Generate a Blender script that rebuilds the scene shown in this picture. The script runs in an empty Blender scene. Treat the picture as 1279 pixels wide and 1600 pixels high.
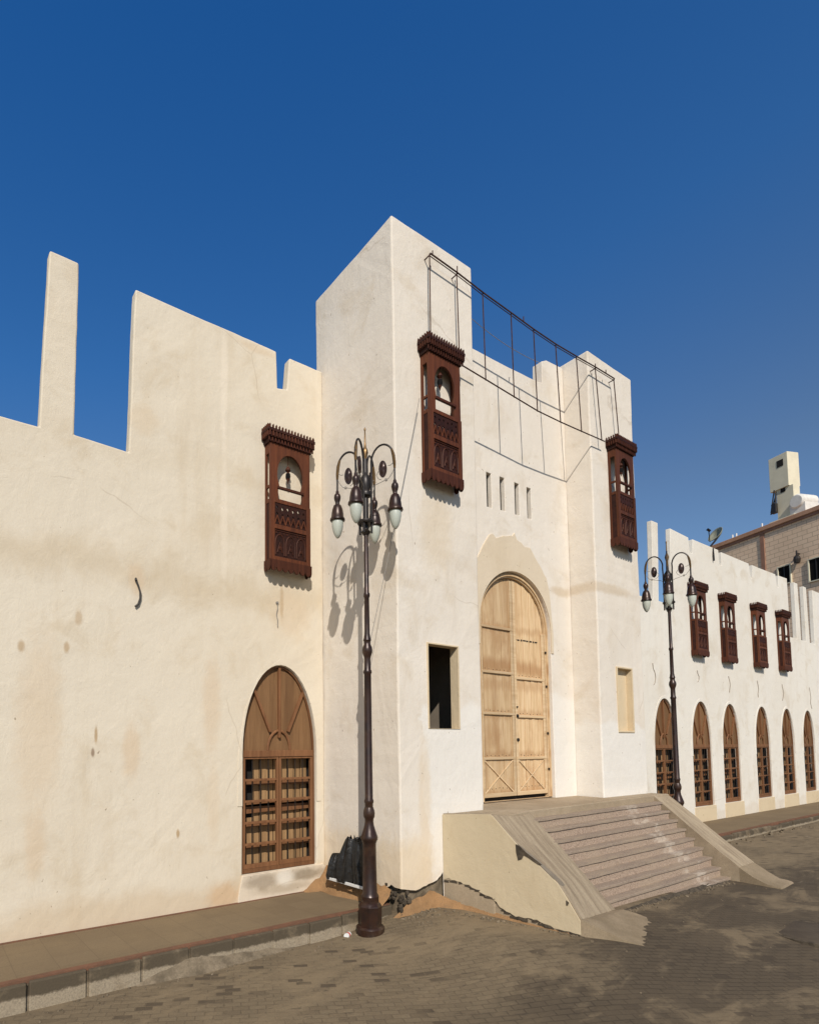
import bpy, bmesh, math, random
from mathutils import Vector, Matrix, noise as mnoise
random.seed(7)
R = math.radians
sc = bpy.context.scene
COL = sc.collection

# ------------------------------------------------------------------ camera
CAM_H = 1.9
F, CX, CY = 888.453, 476.011, 1105.78          # focal length / principal point in photo pixels (1279 x 1600)
YAW, PIT, ROL = R(33.46680), R(3.70187), R(-0.22306)
cf = Vector((math.sin(YAW)*math.cos(PIT), math.cos(YAW)*math.cos(PIT), math.sin(PIT)))
cr0 = Vector((math.cos(YAW), -math.sin(YAW), 0)); cu0 = cr0.cross(cf)
cr = cr0*math.cos(ROL) + cu0*math.sin(ROL); cu = -cr0*math.sin(ROL) + cu0*math.cos(ROL)
cam = bpy.data.cameras.new('camera'); cam_o = bpy.data.objects.new('camera', cam); COL.objects.link(cam_o)
m = Matrix.Identity(4)
for i, v in enumerate((cr, cu, -cf)):
    m[0][i], m[1][i], m[2][i] = v
m.translation = (0, 0, CAM_H); cam_o.matrix_world = m
cam.sensor_fit = 'HORIZONTAL'; cam.sensor_width = 36; cam.lens = 36*F/1279
cam.shift_x = (639.5-CX)/1279; cam.shift_y = (CY-800)/1279
cam.clip_start = 0.05; cam.clip_end = 3000
sc.camera = cam_o

# ------------------------------------------------------------------ sun, sky, exposure
SUN_AZ, SUN_EL = R(34), R(37.5)                # sun stands to the left of and behind the viewer
sd = Vector((-math.sin(SUN_AZ)*math.cos(SUN_EL), -math.cos(SUN_AZ)*math.cos(SUN_EL), math.sin(SUN_EL)))
sun = bpy.data.lights.new('sun', 'SUN'); sun.energy = 4.0; sun.angle = R(0.53); sun.color = (1.0, 0.94, 0.86)
sun_o = bpy.data.objects.new('sun', sun); COL.objects.link(sun_o)
sun_o.rotation_euler = sd.to_track_quat('Z', 'Y').to_euler()
w = bpy.data.worlds.new('World'); sc.world = w; w.use_nodes = True
wn = w.node_tree; wn.nodes.clear()
sky = wn.nodes.new('ShaderNodeTexSky'); sky.sky_type = 'NISHITA'; sky.sun_disc = False
sky.sun_elevation = SUN_EL; sky.sun_rotation = R(214); sky.air_density = 1.0; sky.dust_density = 0.2; sky.ozone_density = 2.5
sky.altitude = 600
gam = wn.nodes.new('ShaderNodeGamma'); gam.inputs[1].default_value = 1.0
hsv = wn.nodes.new('ShaderNodeHueSaturation'); hsv.inputs['Saturation'].default_value = 1.1
bg = wn.nodes.new('ShaderNodeBackground'); bg.inputs[1].default_value = 0.085
wo = wn.nodes.new('ShaderNodeOutputWorld')
wn.links.new(sky.outputs[0], gam.inputs[0]); wn.links.new(gam.outputs[0], hsv.inputs['Color'])
# the deep polarised blue away from the sun: the sky loses its red towards the zenith and to the left
gtc = wn.nodes.new('ShaderNodeTexCoord')
dot = wn.nodes.new('ShaderNodeVectorMath'); dot.operation = 'DOT_PRODUCT'; dot.inputs[1].default_value = tuple(Vector((0, 0, 2.3)) - cr0*.32)
wn.links.new(gtc.outputs['Generated'], dot.inputs[0])
rmp = wn.nodes.new('ShaderNodeValToRGB'); add_ = wn.nodes.new('ShaderNodeMath'); add_.operation = 'MULTIPLY_ADD'; add_.inputs[1].default_value = .5; add_.inputs[2].default_value = -.17
wn.links.new(dot.outputs['Value'], add_.inputs[0]); wn.links.new(add_.outputs[0], rmp.inputs[0])
el = rmp.color_ramp.elements; el[0].position = .18; el[0].color = (1.05, 1.03, 1.03, 1); el[1].position = .82; el[1].color = (.28, 1.0, 1.58, 1)
e = el.new(.50); e.color = (.54, 1.08, 1.45, 1)
tint = wn.nodes.new('ShaderNodeMix'); tint.data_type = 'RGBA'; tint.blend_type = 'MULTIPLY'; 
anti = wn.nodes.new('ShaderNodeVectorMath'); anti.operation = 'DOT_PRODUCT'; anti.inputs[1].default_value = (math.sin(SUN_AZ), math.cos(SUN_AZ), 0)
wn.links.new(gtc.outputs['Generated'], anti.inputs[0])
mr = wn.nodes.new('ShaderNodeMapRange'); mr.inputs[1].default_value = 0.0; mr.inputs[2].default_value = .42; mr.interpolation_type = 'SMOOTHSTEP'
wn.links.new(anti.outputs['Value'], mr.inputs[0]); wn.links.new(mr.outputs[0], tint.inputs[0])
wn.links.new(hsv.outputs[0], tint.inputs[6]); wn.links.new(rmp.outputs[0], tint.inputs[7])
wn.links.new(tint.outputs[2], bg.inputs[0]); wn.links.new(bg.outputs[0], wo.inputs[0])
sc.view_settings.view_transform = 'Standard'; sc.view_settings.look = 'None'
sc.view_settings.exposure = 0.15; sc.view_settings.gamma = 1
sc.cycles.max_bounces = 6

# ------------------------------------------------------------------ measuring helpers (survey of the photograph)
def ray(px, py): return (px-CX)/F*cr - (py-CY)/F*cu + cf
def PY(px, py, Y):
    d = ray(px, py); t = Y/d.y; return Vector((d.x*t, Y, CAM_H+d.z*t))
def PZ(px, py, z):
    d = ray(px, py); t = (z-CAM_H)/d.z; return Vector((d.x*t, d.y*t, z))
def PP(px, py, p, n):
    d = ray(px, py); c = Vector((0, 0, CAM_H)); t = (Vector(p)-c).dot(n)/d.dot(n); return c+d*t
YW, YT, YR = 5.82, 4.46, 4.857                 # planes of the long walls, of the tower fronts, of the gate wall
XT0, XT1, XT2, XT3 = 4.14, 5.46, 8.04, 9.30    # tower sides
ZT, ZW, ZL = 7.83, 6.76, 1.127                 # tower top, wall top, landing

# ------------------------------------------------------------------ materials
class NT:
    def __init__(s, name):
        s.m = bpy.data.materials.new(name); s.m.use_nodes = True; s.t = s.m.node_tree
        s.b = s.t.nodes['Principled BSDF']; s.tc = s.t.nodes.new('ShaderNodeTexCoord').outputs['Object']
    def node(s, ty, ins=None, **kw):
        n = s.t.nodes.new(ty)
        for k, v in kw.items(): setattr(n, k, v)
        for k, v in (ins or {}).items(): s.put(n.inputs[k], v)
        return n
    def put(s, sock, v):
        if isinstance(v, bpy.types.NodeSocket): s.t.links.new(v, sock)
        else: sock.default_value = v
    def math(s, op, a, b=0.5, c=None, clamp=False):
        n = s.t.nodes.new('ShaderNodeMath'); n.operation = op; n.use_clamp = clamp
        s.put(n.inputs[0], a); s.put(n.inputs[1], b)
        if c is not None: s.put(n.inputs[2], c)
        return n.outputs[0]
    def mapr(s, v, a, b, c=0.0, d=1.0, smooth=True):
        n = s.node('ShaderNodeMapRange', {0: v, 1: a, 2: b, 3: c, 4: d}, interpolation_type='SMOOTHSTEP' if smooth else 'LINEAR')
        return n.outputs[0]
    def vec(s, sx=1, sy=1, sz=1, v=None, loc=(0, 0, 0)):
        n = s.node('ShaderNodeMapping', {0: v or s.tc, 1: loc, 3: (sx, sy, sz)}); return n.outputs[0]
    def noise(s, scale, detail=4, rough=.55, v=None, dist=0):
        n = s.node('ShaderNodeTexNoise', {'Vector': v or s.tc, 'Scale': scale, 'Detail': detail, 'Roughness': rough, 'Distortion': dist}); return n.outputs[0]
    def mix(s, f, a, b, blend='MIX'):
        n = s.t.nodes.new('ShaderNodeMix'); n.data_type = 'RGBA'; n.blend_type = blend
        s.put(n.inputs[0], f)
        for i, c in ((6, a), (7, b)): s.put(n.inputs[i], c if isinstance(c, bpy.types.NodeSocket) else (*c, 1) if len(c) == 3 else c)
        return n.outputs[2]
    def sep(s, v=None):
        n = s.node('ShaderNodeSeparateXYZ', {0: v or s.tc}); return n.outputs
    def bump(s, h, dist=.01, strength=1.0, prev=None):
        n = s.node('ShaderNodeBump', {'Height': h, 'Distance': dist, 'Strength': strength})
        if prev is not None: s.put(n.inputs['Normal'], prev)
        return n.outputs[0]
    def done(s, col, rough=.8, nrm=None, metal=0.0, spec=.3, **kw):
        s.put(s.b.inputs['Base Color'], col if isinstance(col, bpy.types.NodeSocket) else (*col, 1))
        s.put(s.b.inputs['Roughness'], rough); s.put(s.b.inputs['Metallic'], metal); s.put(s.b.inputs['Specular IOR Level'], spec)
        if nrm is not None: s.put(s.b.inputs['Normal'], nrm)
        for k, v in kw.items(): s.put(s.b.inputs[k], v)
        return s.m

def plaster(name, base, dirt, white=None, white_x=None, mott=.5, spots=(), band=None, white_z=None, rise=None, streak=.5, seed=0.0):
    """hand floated lime plaster: cloudy stains, runs, crazing, patches of newer paint"""
    n = NT(name); v0 = n.vec(loc=(seed, seed*1.7, seed*.6)); X, Y, Z = n.sep()
    c = n.mix(n.mapr(n.noise(.55, 5, .6, v0), .36, .68), base, [b*.90+d*.10 for b, d in zip(base, dirt)])
    runs = n.noise(1.0, 5, .6, n.vec(2.6, 2.6, .22, v0))
    c = n.mix(n.math('MULTIPLY', n.mapr(runs, .5, .78), streak), c, [b*.55+d*.45 for b, d in zip(base, dirt)])
    blot = n.noise(1.7, 6, .65, v0, .6)
    c = n.mix(n.math('MULTIPLY', n.mapr(blot, .50, .72), mott), c, [b*.4+d*.6 for b, d in zip(base, dirt)])
    if white:
        wz = n.math('ADD', Z, n.math('MULTIPLY', n.math('SUBTRACT', n.noise(.9, 4, .5, v0), .5), 1.1))
        f = n.mapr(wz, white_z, white_z-.10)
        if white_x:
            xx = n.math('ADD', X, n.math('MULTIPLY', n.math('SUBTRACT', n.noise(2.4, 5, .6, v0), .5), .55)); xx = n.math('ADD', xx, n.math('MULTIPLY', n.mapr(Z, 1.4, .9), -.12))
            f = n.math('MULTIPLY', f, n.mapr(xx, white_x, white_x+.03))
        c = n.mix(n.math('MULTIPLY', f, .8), c, white)
    if band:                                    # a tide mark of damp running along the wall
        for z0, wd, st in band:
            q = n.math('ADD', Z, n.math('MULTIPLY', n.math('SUBTRACT', n.noise(1.3, 7, .7, v0, .5), .5), 1.0))
            q = n.math('ABSOLUTE', n.math('SUBTRACT', q, z0))
            c = n.mix(n.math('MULTIPLY', n.mapr(q, wd, 0), st), c, dirt)
    if rise:                                    # salts and soil splashed up from the foot of the wall
        q = n.math('ADD', Z, n.math('MULTIPLY', n.math('SUBTRACT', n.noise(2.2, 6, .65, v0), .5), .5))
        c = n.mix(n.math('MULTIPLY', n.mapr(q, rise[0], rise[0]-rise[1]), rise[2]), c, (.50, .36, .21))
    wob = n.math('MULTIPLY', n.math('SUBTRACT', n.noise(9, 4, .6, v0), .5), .9)
    for (sx, sz, rx, rz, sc_, st) in spots:
        a = n.math('DIVIDE', n.math('SUBTRACT', X, sx), rx); b = n.math('DIVIDE', n.math('SUBTRACT', Z, sz), rz)
        d = n.math('SQRT', n.math('ADD', n.math('MULTIPLY', a, a), n.math('MULTIPLY', b, b)))
        d = n.math('ADD', d, wob)
        c = n.mix(n.math('MULTIPLY', n.mapr(d, 1.25, .45), st), c, sc_)
    fine = n.noise(60, 5, .7); c = n.mix(n.mapr(fine, .3, .7, .0, .09), c, dirt)
    speck = n.noise(23, 2, .5, n.vec(1, 1, .7, v0)); c = n.mix(n.math('MULTIPLY', n.mapr(speck, .735, .765), .6), c, (.2, .14, .08))
    crk = n.node('ShaderNodeTexVoronoi', {'Vector': n.node('ShaderNodeMixRGB', {0: .12, 1: v0, 2: n.node('ShaderNodeTexNoise', {'Vector': v0, 'Scale': 3.0}).outputs[1]}).outputs[0], 'Scale': .55}, feature='DISTANCE_TO_EDGE').outputs[0]
    cm = n.math('MULTIPLY', n.mapr(crk, .004, .0015), n.mapr(n.noise(.7, 2, .5, v0), .54, .60))
    c = n.mix(n.math('MULTIPLY', cm, .22), c, (.28, .2, .12))
    h = n.math('ADD', n.math('MULTIPLY', n.noise(1.1, 4, .5, v0), 2.2), n.math('MULTIPLY', n.noise(14, 6, .65), .22))
    trow = n.noise(4.5, 5, .6, n.vec(1, 1, .6, v0), 1.2); h = n.math('ADD', h, n.math('MULTIPLY', trow, .55))
    nr = n.bump(h, .024, .5); nr = n.bump(fine, .003, .5, nr)
    return n.done(c, .88, nr, spec=.15)

B_, D_ = (.672, .596, .474), (.46, .345, .20)
PX = lambda px, py: (PY(px, py, YW).x, PY(px, py, YW).z)
brn = (.36, .22, .09)
lw_spots = [(*PX(33, 1010), .035, .06, brn, .6), (*PX(104, 1012), .03, .06, brn, .6), (*PX(123, 965), .04, .09, brn, .45),
            (*PX(150, 1148), .018, .09, brn, .7), (*PX(145, 1176), .018, .05, (.16, .09, .05), .7), (*PX(278, 1303), .02, .05, brn, .75),
            (*PX(205, 1175), .10, .32, (.60, .46, .31), .6), (*PX(60, 1130), .22, .9, (.62, .49, .34), .5), (*PX(55, 1320), .10, .35, (.60, .46, .31), .5),
            (*PX(330, 1100), .12, .55, (.6, .46, .31), .5), (*PX(333, 1260), .08, .5, (.62, .49, .34), .4), (*PX(213, 905), .10, .18, (.60, .46, .31), .6),
            (*PX(400, 545), .3, .06, (.6, .47, .32), .5), (*PX(225, 655), .18, .18, (.62, .5, .35), .5), (*PX(455, 960), .3, .35, (.62, .49, .34), .55),
            (*PX(440, 940), .03, .25, brn, .4), (*PX(350, 600), .05, .8, (.76, .67, .54), .5), (*PX(350, 800), .05, .9, (.77, .68, .55), .5),
            (*PX(415, 1385), .25, .16, (.78, .72, .63), .8), (*PX(350, 1400), .22, .16, (.56, .38, .22), .7)]
M = {}
M['plaster_wall'] = plaster('cream_plaster', B_, D_, spots=lw_spots, band=[(3.72, .36, .34), (5.05, .25, .12)], mott=.5, streak=.7, rise=(.48, .22, .42), seed=3.1)
M['plaster_tower'] = plaster('tower_plaster', (.725, .658, .565), D_, white=(.755, .715, .645), white_z=2.35, white_x=4.46, streak=.35, seed=8.3,
                             spots=[(4.75, 4.3, .3, .5, (.62, .5, .34), .45), (4.50, 1.3, .10, .75, (.66, .53, .37), .55), (8.3, 4.2, .8, .09, (.5, .37, .22), .45), (4.3, .6, .35, .35, (.68, .55, .38), .7)],
                             rise=(.62, .25, .35))
M['plaster_gate'] = plaster('gate_wall_plaster', (.73, .665, .575), D_, white=(.765, .72, .645), white_z=2.75, streak=.3, seed=5.7,
                            spots=[(7.8, 4.15, .3, .08, (.5, .37, .22), .5)])
M['plaster_wing'] = plaster('wing_plaster', (.735, .69, .605), D_, streak=.32, seed=12.9, rise=(.42, .12, .22))
M['plaster_patch'] = plaster('bare_render', (.645, .54, .40), D_, streak=.4, seed=2.2)
M['sill_dirty'] = plaster('dirty_sill', (.66, .56, .43), (.20, .15, .10), streak=.9, seed=4.4, spots=[(3.25, .33, .25, .10, (.24, .18, .12), .6), (3.85, .34, .3, .07, (.22, .17, .11), .65), (3.5, .22, .4, .06, (.35, .27, .18), .5), (3.55, .34, .14, .10, (.76, .70, .60), .7)])
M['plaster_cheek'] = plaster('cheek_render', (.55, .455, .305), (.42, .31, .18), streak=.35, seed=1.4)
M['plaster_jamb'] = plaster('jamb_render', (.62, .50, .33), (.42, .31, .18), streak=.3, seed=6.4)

def wood(name, a, b, dark, rough=.55, axis='z', scale=1.0, bumpd=.002, weather=None, bands=()):
    n = NT(name); sx, sy, sz = {'z': (1, 1, .07), 'x': (.07, 1, 1), 'n': (1, 1, 1)}[axis]
    v = n.vec(sx*scale, sy*scale, sz*scale)
    g = n.noise(28, 6, .65, v, .4); g2 = n.noise(5, 4, .6, v)
    c = n.mix(n.mapr(g, .3, .72), a, b); c = n.mix(n.math('MULTIPLY', n.mapr(g2, .5, .75), .55), c, dark)
    if weather:
        ww = n.noise(2.1, 6, .6, n.vec(1, 1, .6)); c = n.mix(n.math('MULTIPLY', n.mapr(ww, .48, .68), .65), c, weather)
        Z = n.sep()[2]; rag = n.math('MULTIPLY', n.math('SUBTRACT', n.noise(13, 4, .6, n.vec(1, 1, .12)), .5), .22)
        for z0, hh, st_ in bands:                # rain has stained the boards around and below the rails
            q = n.math('DIVIDE', n.math('ABSOLUTE', n.math('SUBTRACT', n.math('ADD', Z, rag), z0)), hh)
            c = n.mix(n.math('MULTIPLY', n.mapr(q, 1, .15), st_), c, weather)
    oi = n.node('ShaderNodeObjectInfo').outputs['Random']; k = n.mapr(oi, 0, 1, .80, 1.14, False); kk = n.node('ShaderNodeCombineColor', {0: k, 1: k, 2: k}).outputs[0]; c = n.mix(1.0, c, kk, 'MULTIPLY')
    return n.done(c, rough, n.bump(g, bumpd, .6), spec=.2)
M['oriel_wood'] = wood('dark_teak', (.085, .025, .011), (.042, .012, .006), (.018, .006, .004), .6)
M['oriel_frame'] = wood('teak_post', (.125, .038, .015), (.066, .020, .009), (.028, .009, .005), .55)
M['oriel_dark'] = wood('carved_teak', (.040, .011, .006), (.021, .006, .004), (.010, .004, .003), .65, 'n')
M['window_wood'] = wood('brown_joinery', (.215, .100, .044), (.145, .064, .028), (.075, .032, .015), .6)
M['window_board'] = wood('plywood', (.225, .122, .055), (.165, .086, .038), (.10, .05, .023), .7, 'z', 1.0)
M['window_plank'] = wood('lath_boards', (.36, .22, .105), (.24, .138, .063), (.12, .062, .03), .7)
M['door_plank'] = wood('weathered_pine', (.66, .48, .285), (.53, .355, .185), (.36, .205, .095), .75, 'z', 1.0, .005, (.40, .225, .105), [(2.95, .16, .85), (2.30, .10, .5), (3.48, .08, .45), (1.75, .08, .5), (1.22, .10, .6), (2.70, .12, .45)])
M['door_rail'] = wood('pale_pine', (.66, .49, .30), (.56, .39, .215), (.42, .26, .13), .65, 'x', 1.0, .002)

def simple(name, col, rough=.6, metal=0.0, var=.25, scale=20, spec=.3, bd=0.0):
    n = NT(name); q = n.noise(scale, 5, .6)
    c = n.mix(n.mapr(q, .3, .7), col, [k*(1-var) for k in col])
    return n.done(c, rough, n.bump(q, bd, .6) if bd else None, metal, spec)
def bronze():
    n = NT('bronze_paint'); q = n.noise(9, 5, .6); dust = n.noise(3, 5, .65)
    c = n.mix(n.mapr(q, .35, .7), (.040, .018, .011), (.018, .009, .007)); c = n.mix(n.math('MULTIPLY', n.mapr(dust, .5, .75), .35), c, (.2, .13, .08))
    return n.done(c, n.mapr(q, .2, .8, .28, .46), n.bump(q, .002, .4), .25, .5)
M['bronze'] = bronze()
M['black_iron'] = simple('black_iron', (.03, .023, .019), .42, .3, .4, 15, .5)
M['brass'] = simple('old_brass', (.16, .09, .03), .42, .6, .4, 30, .5)
M['globe'] = NT('opal_glass').done((.46, .48, .41), .35, None, 0, .5, **{'Subsurface Weight': .15, 'Subsurface Radius': (.03, .03, .03)})
M['rust_bar'] = simple('rusty_steel', (.075, .034, .022), .6, .3, .45, 18)
M['cable'] = simple('cable_rubber', (.05, .045, .04), .6)
M['wire'] = simple('grey_wire', (.30, .27, .23), .6)
M['pale_wire'] = simple('dusty_wire', (.40, .33, .25), .7)
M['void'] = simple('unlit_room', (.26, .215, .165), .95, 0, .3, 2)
M['dark'] = simple('dark_gap', (.02, .017, .014), .95)
M['room'] = simple('room_render', (.26, .215, .165), .95, 0, .25, 3)
M['black_plastic'] = simple('black_polythene', (.020, .018, .016), .32, 0, .4, 16, .4, .02)
M['white_paint'] = simple('white_paint', (.75, .74, .70), .6, 0, .2)
M['litter_red'] = simple('red_print', (.55, .10, .07), .5)

def concrete(name, a, b, rough=.9, sc1=3.0, bd=.006, streaky=None):
    n = NT(name); v = n.vec(*(streaky or (1, 1, 1)))
    q = n.noise(sc1, 7, .65, v); f = n.noise(70, 4, .7)
    c = n.mix(n.mapr(q, .32, .7), a, b); c = n.mix(n.mapr(f, .35, .75, 0, .35), c, [k*.55 for k in b])
    return n.done(c, rough, n.bump(f, .003, .6, n.bump(q, bd, .8)), spec=.2)
M['ramp'] = concrete('ramp_concrete', (.41, .325, .22), (.25, .19, .125), .9, 3.5, .012, (3.2, .5, .5))
M['patch_grey'] = concrete('grey_patch', (.26, .215, .16), (.19, .155, .115), .95, 5, .01)
M['apron'] = concrete('dusty_apron', (.30, .23, .15), (.21, .16, .10), .95, 2.2, .01)
M['cement'] = concrete('old_cement', (.25, .195, .13), (.11, .085, .055), .95, 6, .02)
M['landing'] = concrete('landing_screed', (.42, .33, .225), (.32, .245, .16), .9, 2.5)
M['rubble'] = concrete('scorched_rubble', (.115, .09, .062), (.045, .036, .026), .95, 14, .02)
M['manhole'] = concrete('cast_cover', (.095, .074, .052), (.065, .05, .036), .85, 4)
def sandm():
    n = NT('orange_sand'); q = n.noise(4, 6, .6); f = n.noise(120, 4, .7)
    c = n.mix(n.mapr(q, .3, .7), (.36, .205, .095), (.255, .15, .072)); c = n.mix(n.mapr(f, .4, .75, 0, .5), c, (.20, .11, .05)); g = n.noise(22, 5, .7); c = n.mix(n.math('MULTIPLY', n.mapr(g, .56, .66), .6), c, (.21, .135, .075))
    return n.done(c, .95, n.bump(f, .006, .7, n.bump(g, .02, .7)), spec=.15)
M['sand'] = sandm()
def granite(name, a_, b_, dustc, dusta, ra):
    n = NT(name); a = n.noise(105, 3, .75); b = n.noise(2.4, 6, .6, n.vec(.8, 2.2, 2)); a2 = n.noise(48, 3, .6)
    c = n.mix(n.mapr(a, .40, .60), a_, b_); c = n.mix(n.mapr(a2, .5, .68, 0, .5), c, [k*.6 for k in b_]); c = n.mix(n.math('MULTIPLY', n.mapr(b, .42, .7), dusta), c, dustc)
    X, Y, Z = n.sep(); q = n.math('ABSOLUTE', n.math('SUBTRACT', n.math('MULTIPLY_ADD', Z, .35, X), n.math('ADD', 8.15, n.math('MULTIPLY', n.noise(3.0, 5, .7), .5))))
    pale = n.math('MULTIPLY', n.mapr(q, .30, .12), n.mapr(n.noise(7, 5, .7, n.vec(.6, 1, 1)), .46, .60))
    c = n.mix(n.math('MULTIPLY', pale, .5), c, (.60, .52, .42))
    return n.done(c, .7, n.bump(a, .002, .5), spec=.25)
M['granite_tread'] = granite('worn_granite', (.36, .28, .21), (.24, .18, .135), (.35, .27, .19), .75, 0)
M['granite'] = granite('pink_granite', (.475, .36, .27), (.25, .178, .128), (.36, .28, .20), .5, 0)

def paving():
    """small concrete paviours laid in running bond, filled with dust, oil and tyre dirt in broad patches"""
    n = NT('dusty_paviours'); X, Y, Z = n.sep()
    wv = n.node('ShaderNodeVectorMath', {0: n.tc, 1: n.node('ShaderNodeVectorMath', {0: n.node('ShaderNodeTexNoise', {'Vector': n.tc, 'Scale': 2.2}).outputs[1], 1: (.03, .03, 0)}, operation='MULTIPLY').outputs[0]}, operation='ADD').outputs[0]
    rot = n.node('ShaderNodeMapping', {0: wv, 2: (0, 0, R(28))}).outputs[0]
    br = n.node('ShaderNodeTexBrick', {'Vector': rot, 'Color1': (1, 1, 1, 1), 'Color2': (0, 0, 0, 1), 'Mortar': (.5, .5, .5, 1), 'Scale': 1.0, 'Mortar Size': .0045, 'Mortar Smooth': .5, 'Brick Width': .125, 'Row Height': .06})
    joint = br.outputs['Fac']; tone = n.sep(br.outputs['Color'])[0]
    c = n.mix(tone, (.190, .145, .090), (.158, .119, .074)); odd = n.mapr(tone, .91, .94)
    dust = n.noise(.75, 7, .62, n.vec(1, 1.6, 1), .5); dust2 = n.noise(3.2, 6, .65, n.vec(.7, 1.6, 1), .8)
    dn = n.math('ADD', n.math('MULTIPLY', dust, .55), n.math('MULTIPLY', dust2, .45))
    df = n.mapr(dn, .43, .60)
    c = n.mix(n.math('MULTIPLY', df, .72), c, (.248, .186, .112))
    c = n.mix(n.math('MULTIPLY', odd, n.mapr(n.noise(1.1, 5, .6), .42, .56, .1, .8)), c, (.080, .060, .040))
    c = n.mix(n.math('MULTIPLY', joint, n.mapr(df, 0, 1, .22, .04)), c, (.085, .063, .042))
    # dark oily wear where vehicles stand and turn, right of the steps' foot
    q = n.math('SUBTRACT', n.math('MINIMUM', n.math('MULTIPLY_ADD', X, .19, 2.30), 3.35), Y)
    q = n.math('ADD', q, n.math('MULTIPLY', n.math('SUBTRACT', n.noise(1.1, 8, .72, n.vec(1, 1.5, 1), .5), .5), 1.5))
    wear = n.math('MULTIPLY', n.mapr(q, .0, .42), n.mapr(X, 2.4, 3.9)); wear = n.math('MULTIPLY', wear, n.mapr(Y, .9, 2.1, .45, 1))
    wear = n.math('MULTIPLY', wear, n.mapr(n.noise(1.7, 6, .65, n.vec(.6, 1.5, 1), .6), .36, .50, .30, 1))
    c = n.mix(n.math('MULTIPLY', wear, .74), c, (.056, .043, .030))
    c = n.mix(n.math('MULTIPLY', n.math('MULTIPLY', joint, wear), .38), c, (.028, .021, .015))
    old = n.noise(9, 6, .65, n.node('ShaderNodeMapping', {0: rot, 3: (.5, 2.4, 1)}).outputs[0], .3); c = n.mix(n.math('MULTIPLY', n.mapr(old, .60, .66), .55), c, (.06, .047, .034))
    fine = n.noise(140, 4, .7); c = n.mix(n.mapr(fine, .35, .75, 0, .35), c, (.06, .045, .03))
    pale = n.noise(2.0, 5, .6, n.vec(.5, 1.6, 1, loc=(3, 7, 0)), .7); c = n.mix(n.math('MULTIPLY', n.mapr(pale, .66, .76), .35), c, (.36, .29, .20))
    h = n.math('SUBTRACT', n.math('MULTIPLY', tone, .3), n.math('MULTIPLY', joint, 1.0))
    nr = n.bump(h, .005, n.mapr(df, 0, 1, .8, .15)); nr = n.bump(fine, .004, .5, nr); nr = n.bump(dust2, .02, .5, nr)
    return n.done(c, .9, nr, spec=.2)
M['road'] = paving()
def pave2():
    n = NT('footway_slabs'); v = n.vec()
    br = n.node('ShaderNodeTexBrick', {'Vector': v, 'Color1': (1, 1, 1, 1), 'Color2': (0, 0, 0, 1), 'Mortar': (.5, .5, .5, 1), 'Scale': 1.0, 'Mortar Size': .003, 'Brick Width': .3, 'Row Height': .3}, offset=0.0)
    t = n.sep(br.outputs['Color'])[0]; c = n.mix(t, (.205, .150, .088), (.185, .134, .078))
    q = n.noise(1.3, 6, .65); c = n.mix(n.mapr(q, .4, .68, 0, .6), c, (.245, .178, .10)); f = n.noise(110, 4, .7)
    c = n.mix(n.mapr(f, .35, .75, 0, .45), c, (.085, .062, .04)); c = n.mix(n.math('MULTIPLY', br.outputs['Fac'], .35), c, (.09, .066, .045))
    return n.done(c, .92, n.bump(f, .003, .5), spec=.2)
M['footway'] = pave2()
M['red_strip'] = concrete('red_edging', (.20, .095, .055), (.14, .075, .046), .85, 8, .004)
def kerbm():
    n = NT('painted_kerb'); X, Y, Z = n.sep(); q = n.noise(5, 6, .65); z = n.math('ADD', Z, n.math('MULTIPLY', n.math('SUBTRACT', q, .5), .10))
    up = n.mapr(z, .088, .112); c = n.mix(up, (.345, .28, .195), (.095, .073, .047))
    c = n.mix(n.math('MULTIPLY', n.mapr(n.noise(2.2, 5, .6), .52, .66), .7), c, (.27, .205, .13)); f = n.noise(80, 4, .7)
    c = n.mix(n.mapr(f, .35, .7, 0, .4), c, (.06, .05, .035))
    return n.done(c, .9, n.bump(f, .004, .6, n.bump(q, .01, .6)), spec=.2)
M['kerb'] = kerbm()
def tanwall():
    n = NT('tan_stone_tiles'); u = n.node('ShaderNodeMapping', {0: n.tc}).outputs[0]
    X, Y, Z = n.sep(); vv = n.node('ShaderNodeCombineXYZ', {0: X, 1: Z}).outputs[0]
    br = n.node('ShaderNodeTexBrick', {'Vector': vv, 'Color1': (1, 1, 1, 1), 'Color2': (0, 0, 0, 1), 'Mortar': (.5, .5, .5, 1), 'Scale': 1, 'Mortar Size': .02, 'Brick Width': .62, 'Row Height': .30})
    c = n.mix(n.sep(br.outputs['Color'])[0], (.83, .61, .42), (.78, .56, .38)); c = n.mix(n.math('MULTIPLY', br.outputs['Fac'], .6), c, (.32, .225, .15))
    q = n.noise(.5, 5, .6); c = n.mix(n.mapr(q, .4, .7, 0, .25), c, (.40, .28, .18))
    return n.done(c, .85, n.bump(br.outputs['Fac'], .02, -.4), spec=.2)
M['tan'] = tanwall()
M['coping'] = concrete('red_coping', (.52, .29, .18), (.42, .23, .14), .85, 2)
M['tan_trim'] = concrete('red_trim', (.36, .19, .125), (.29, .15, .10), .85, 2)
M['roof_render'] = simple('cream_render', (.68, .62, .46), .9, 0, .12, 1.5)
M['glass_dark'] = simple('dark_glass', (.012, .011, .011), .7, 0, .2, 5, .03)
M['dish'] = simple('dish_paint', (.30, .30, .22), .5, .2, .3, 10)
M['tank'] = simple('white_tank', (.72, .69, .62), .5, 0, .15, 4)

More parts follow.
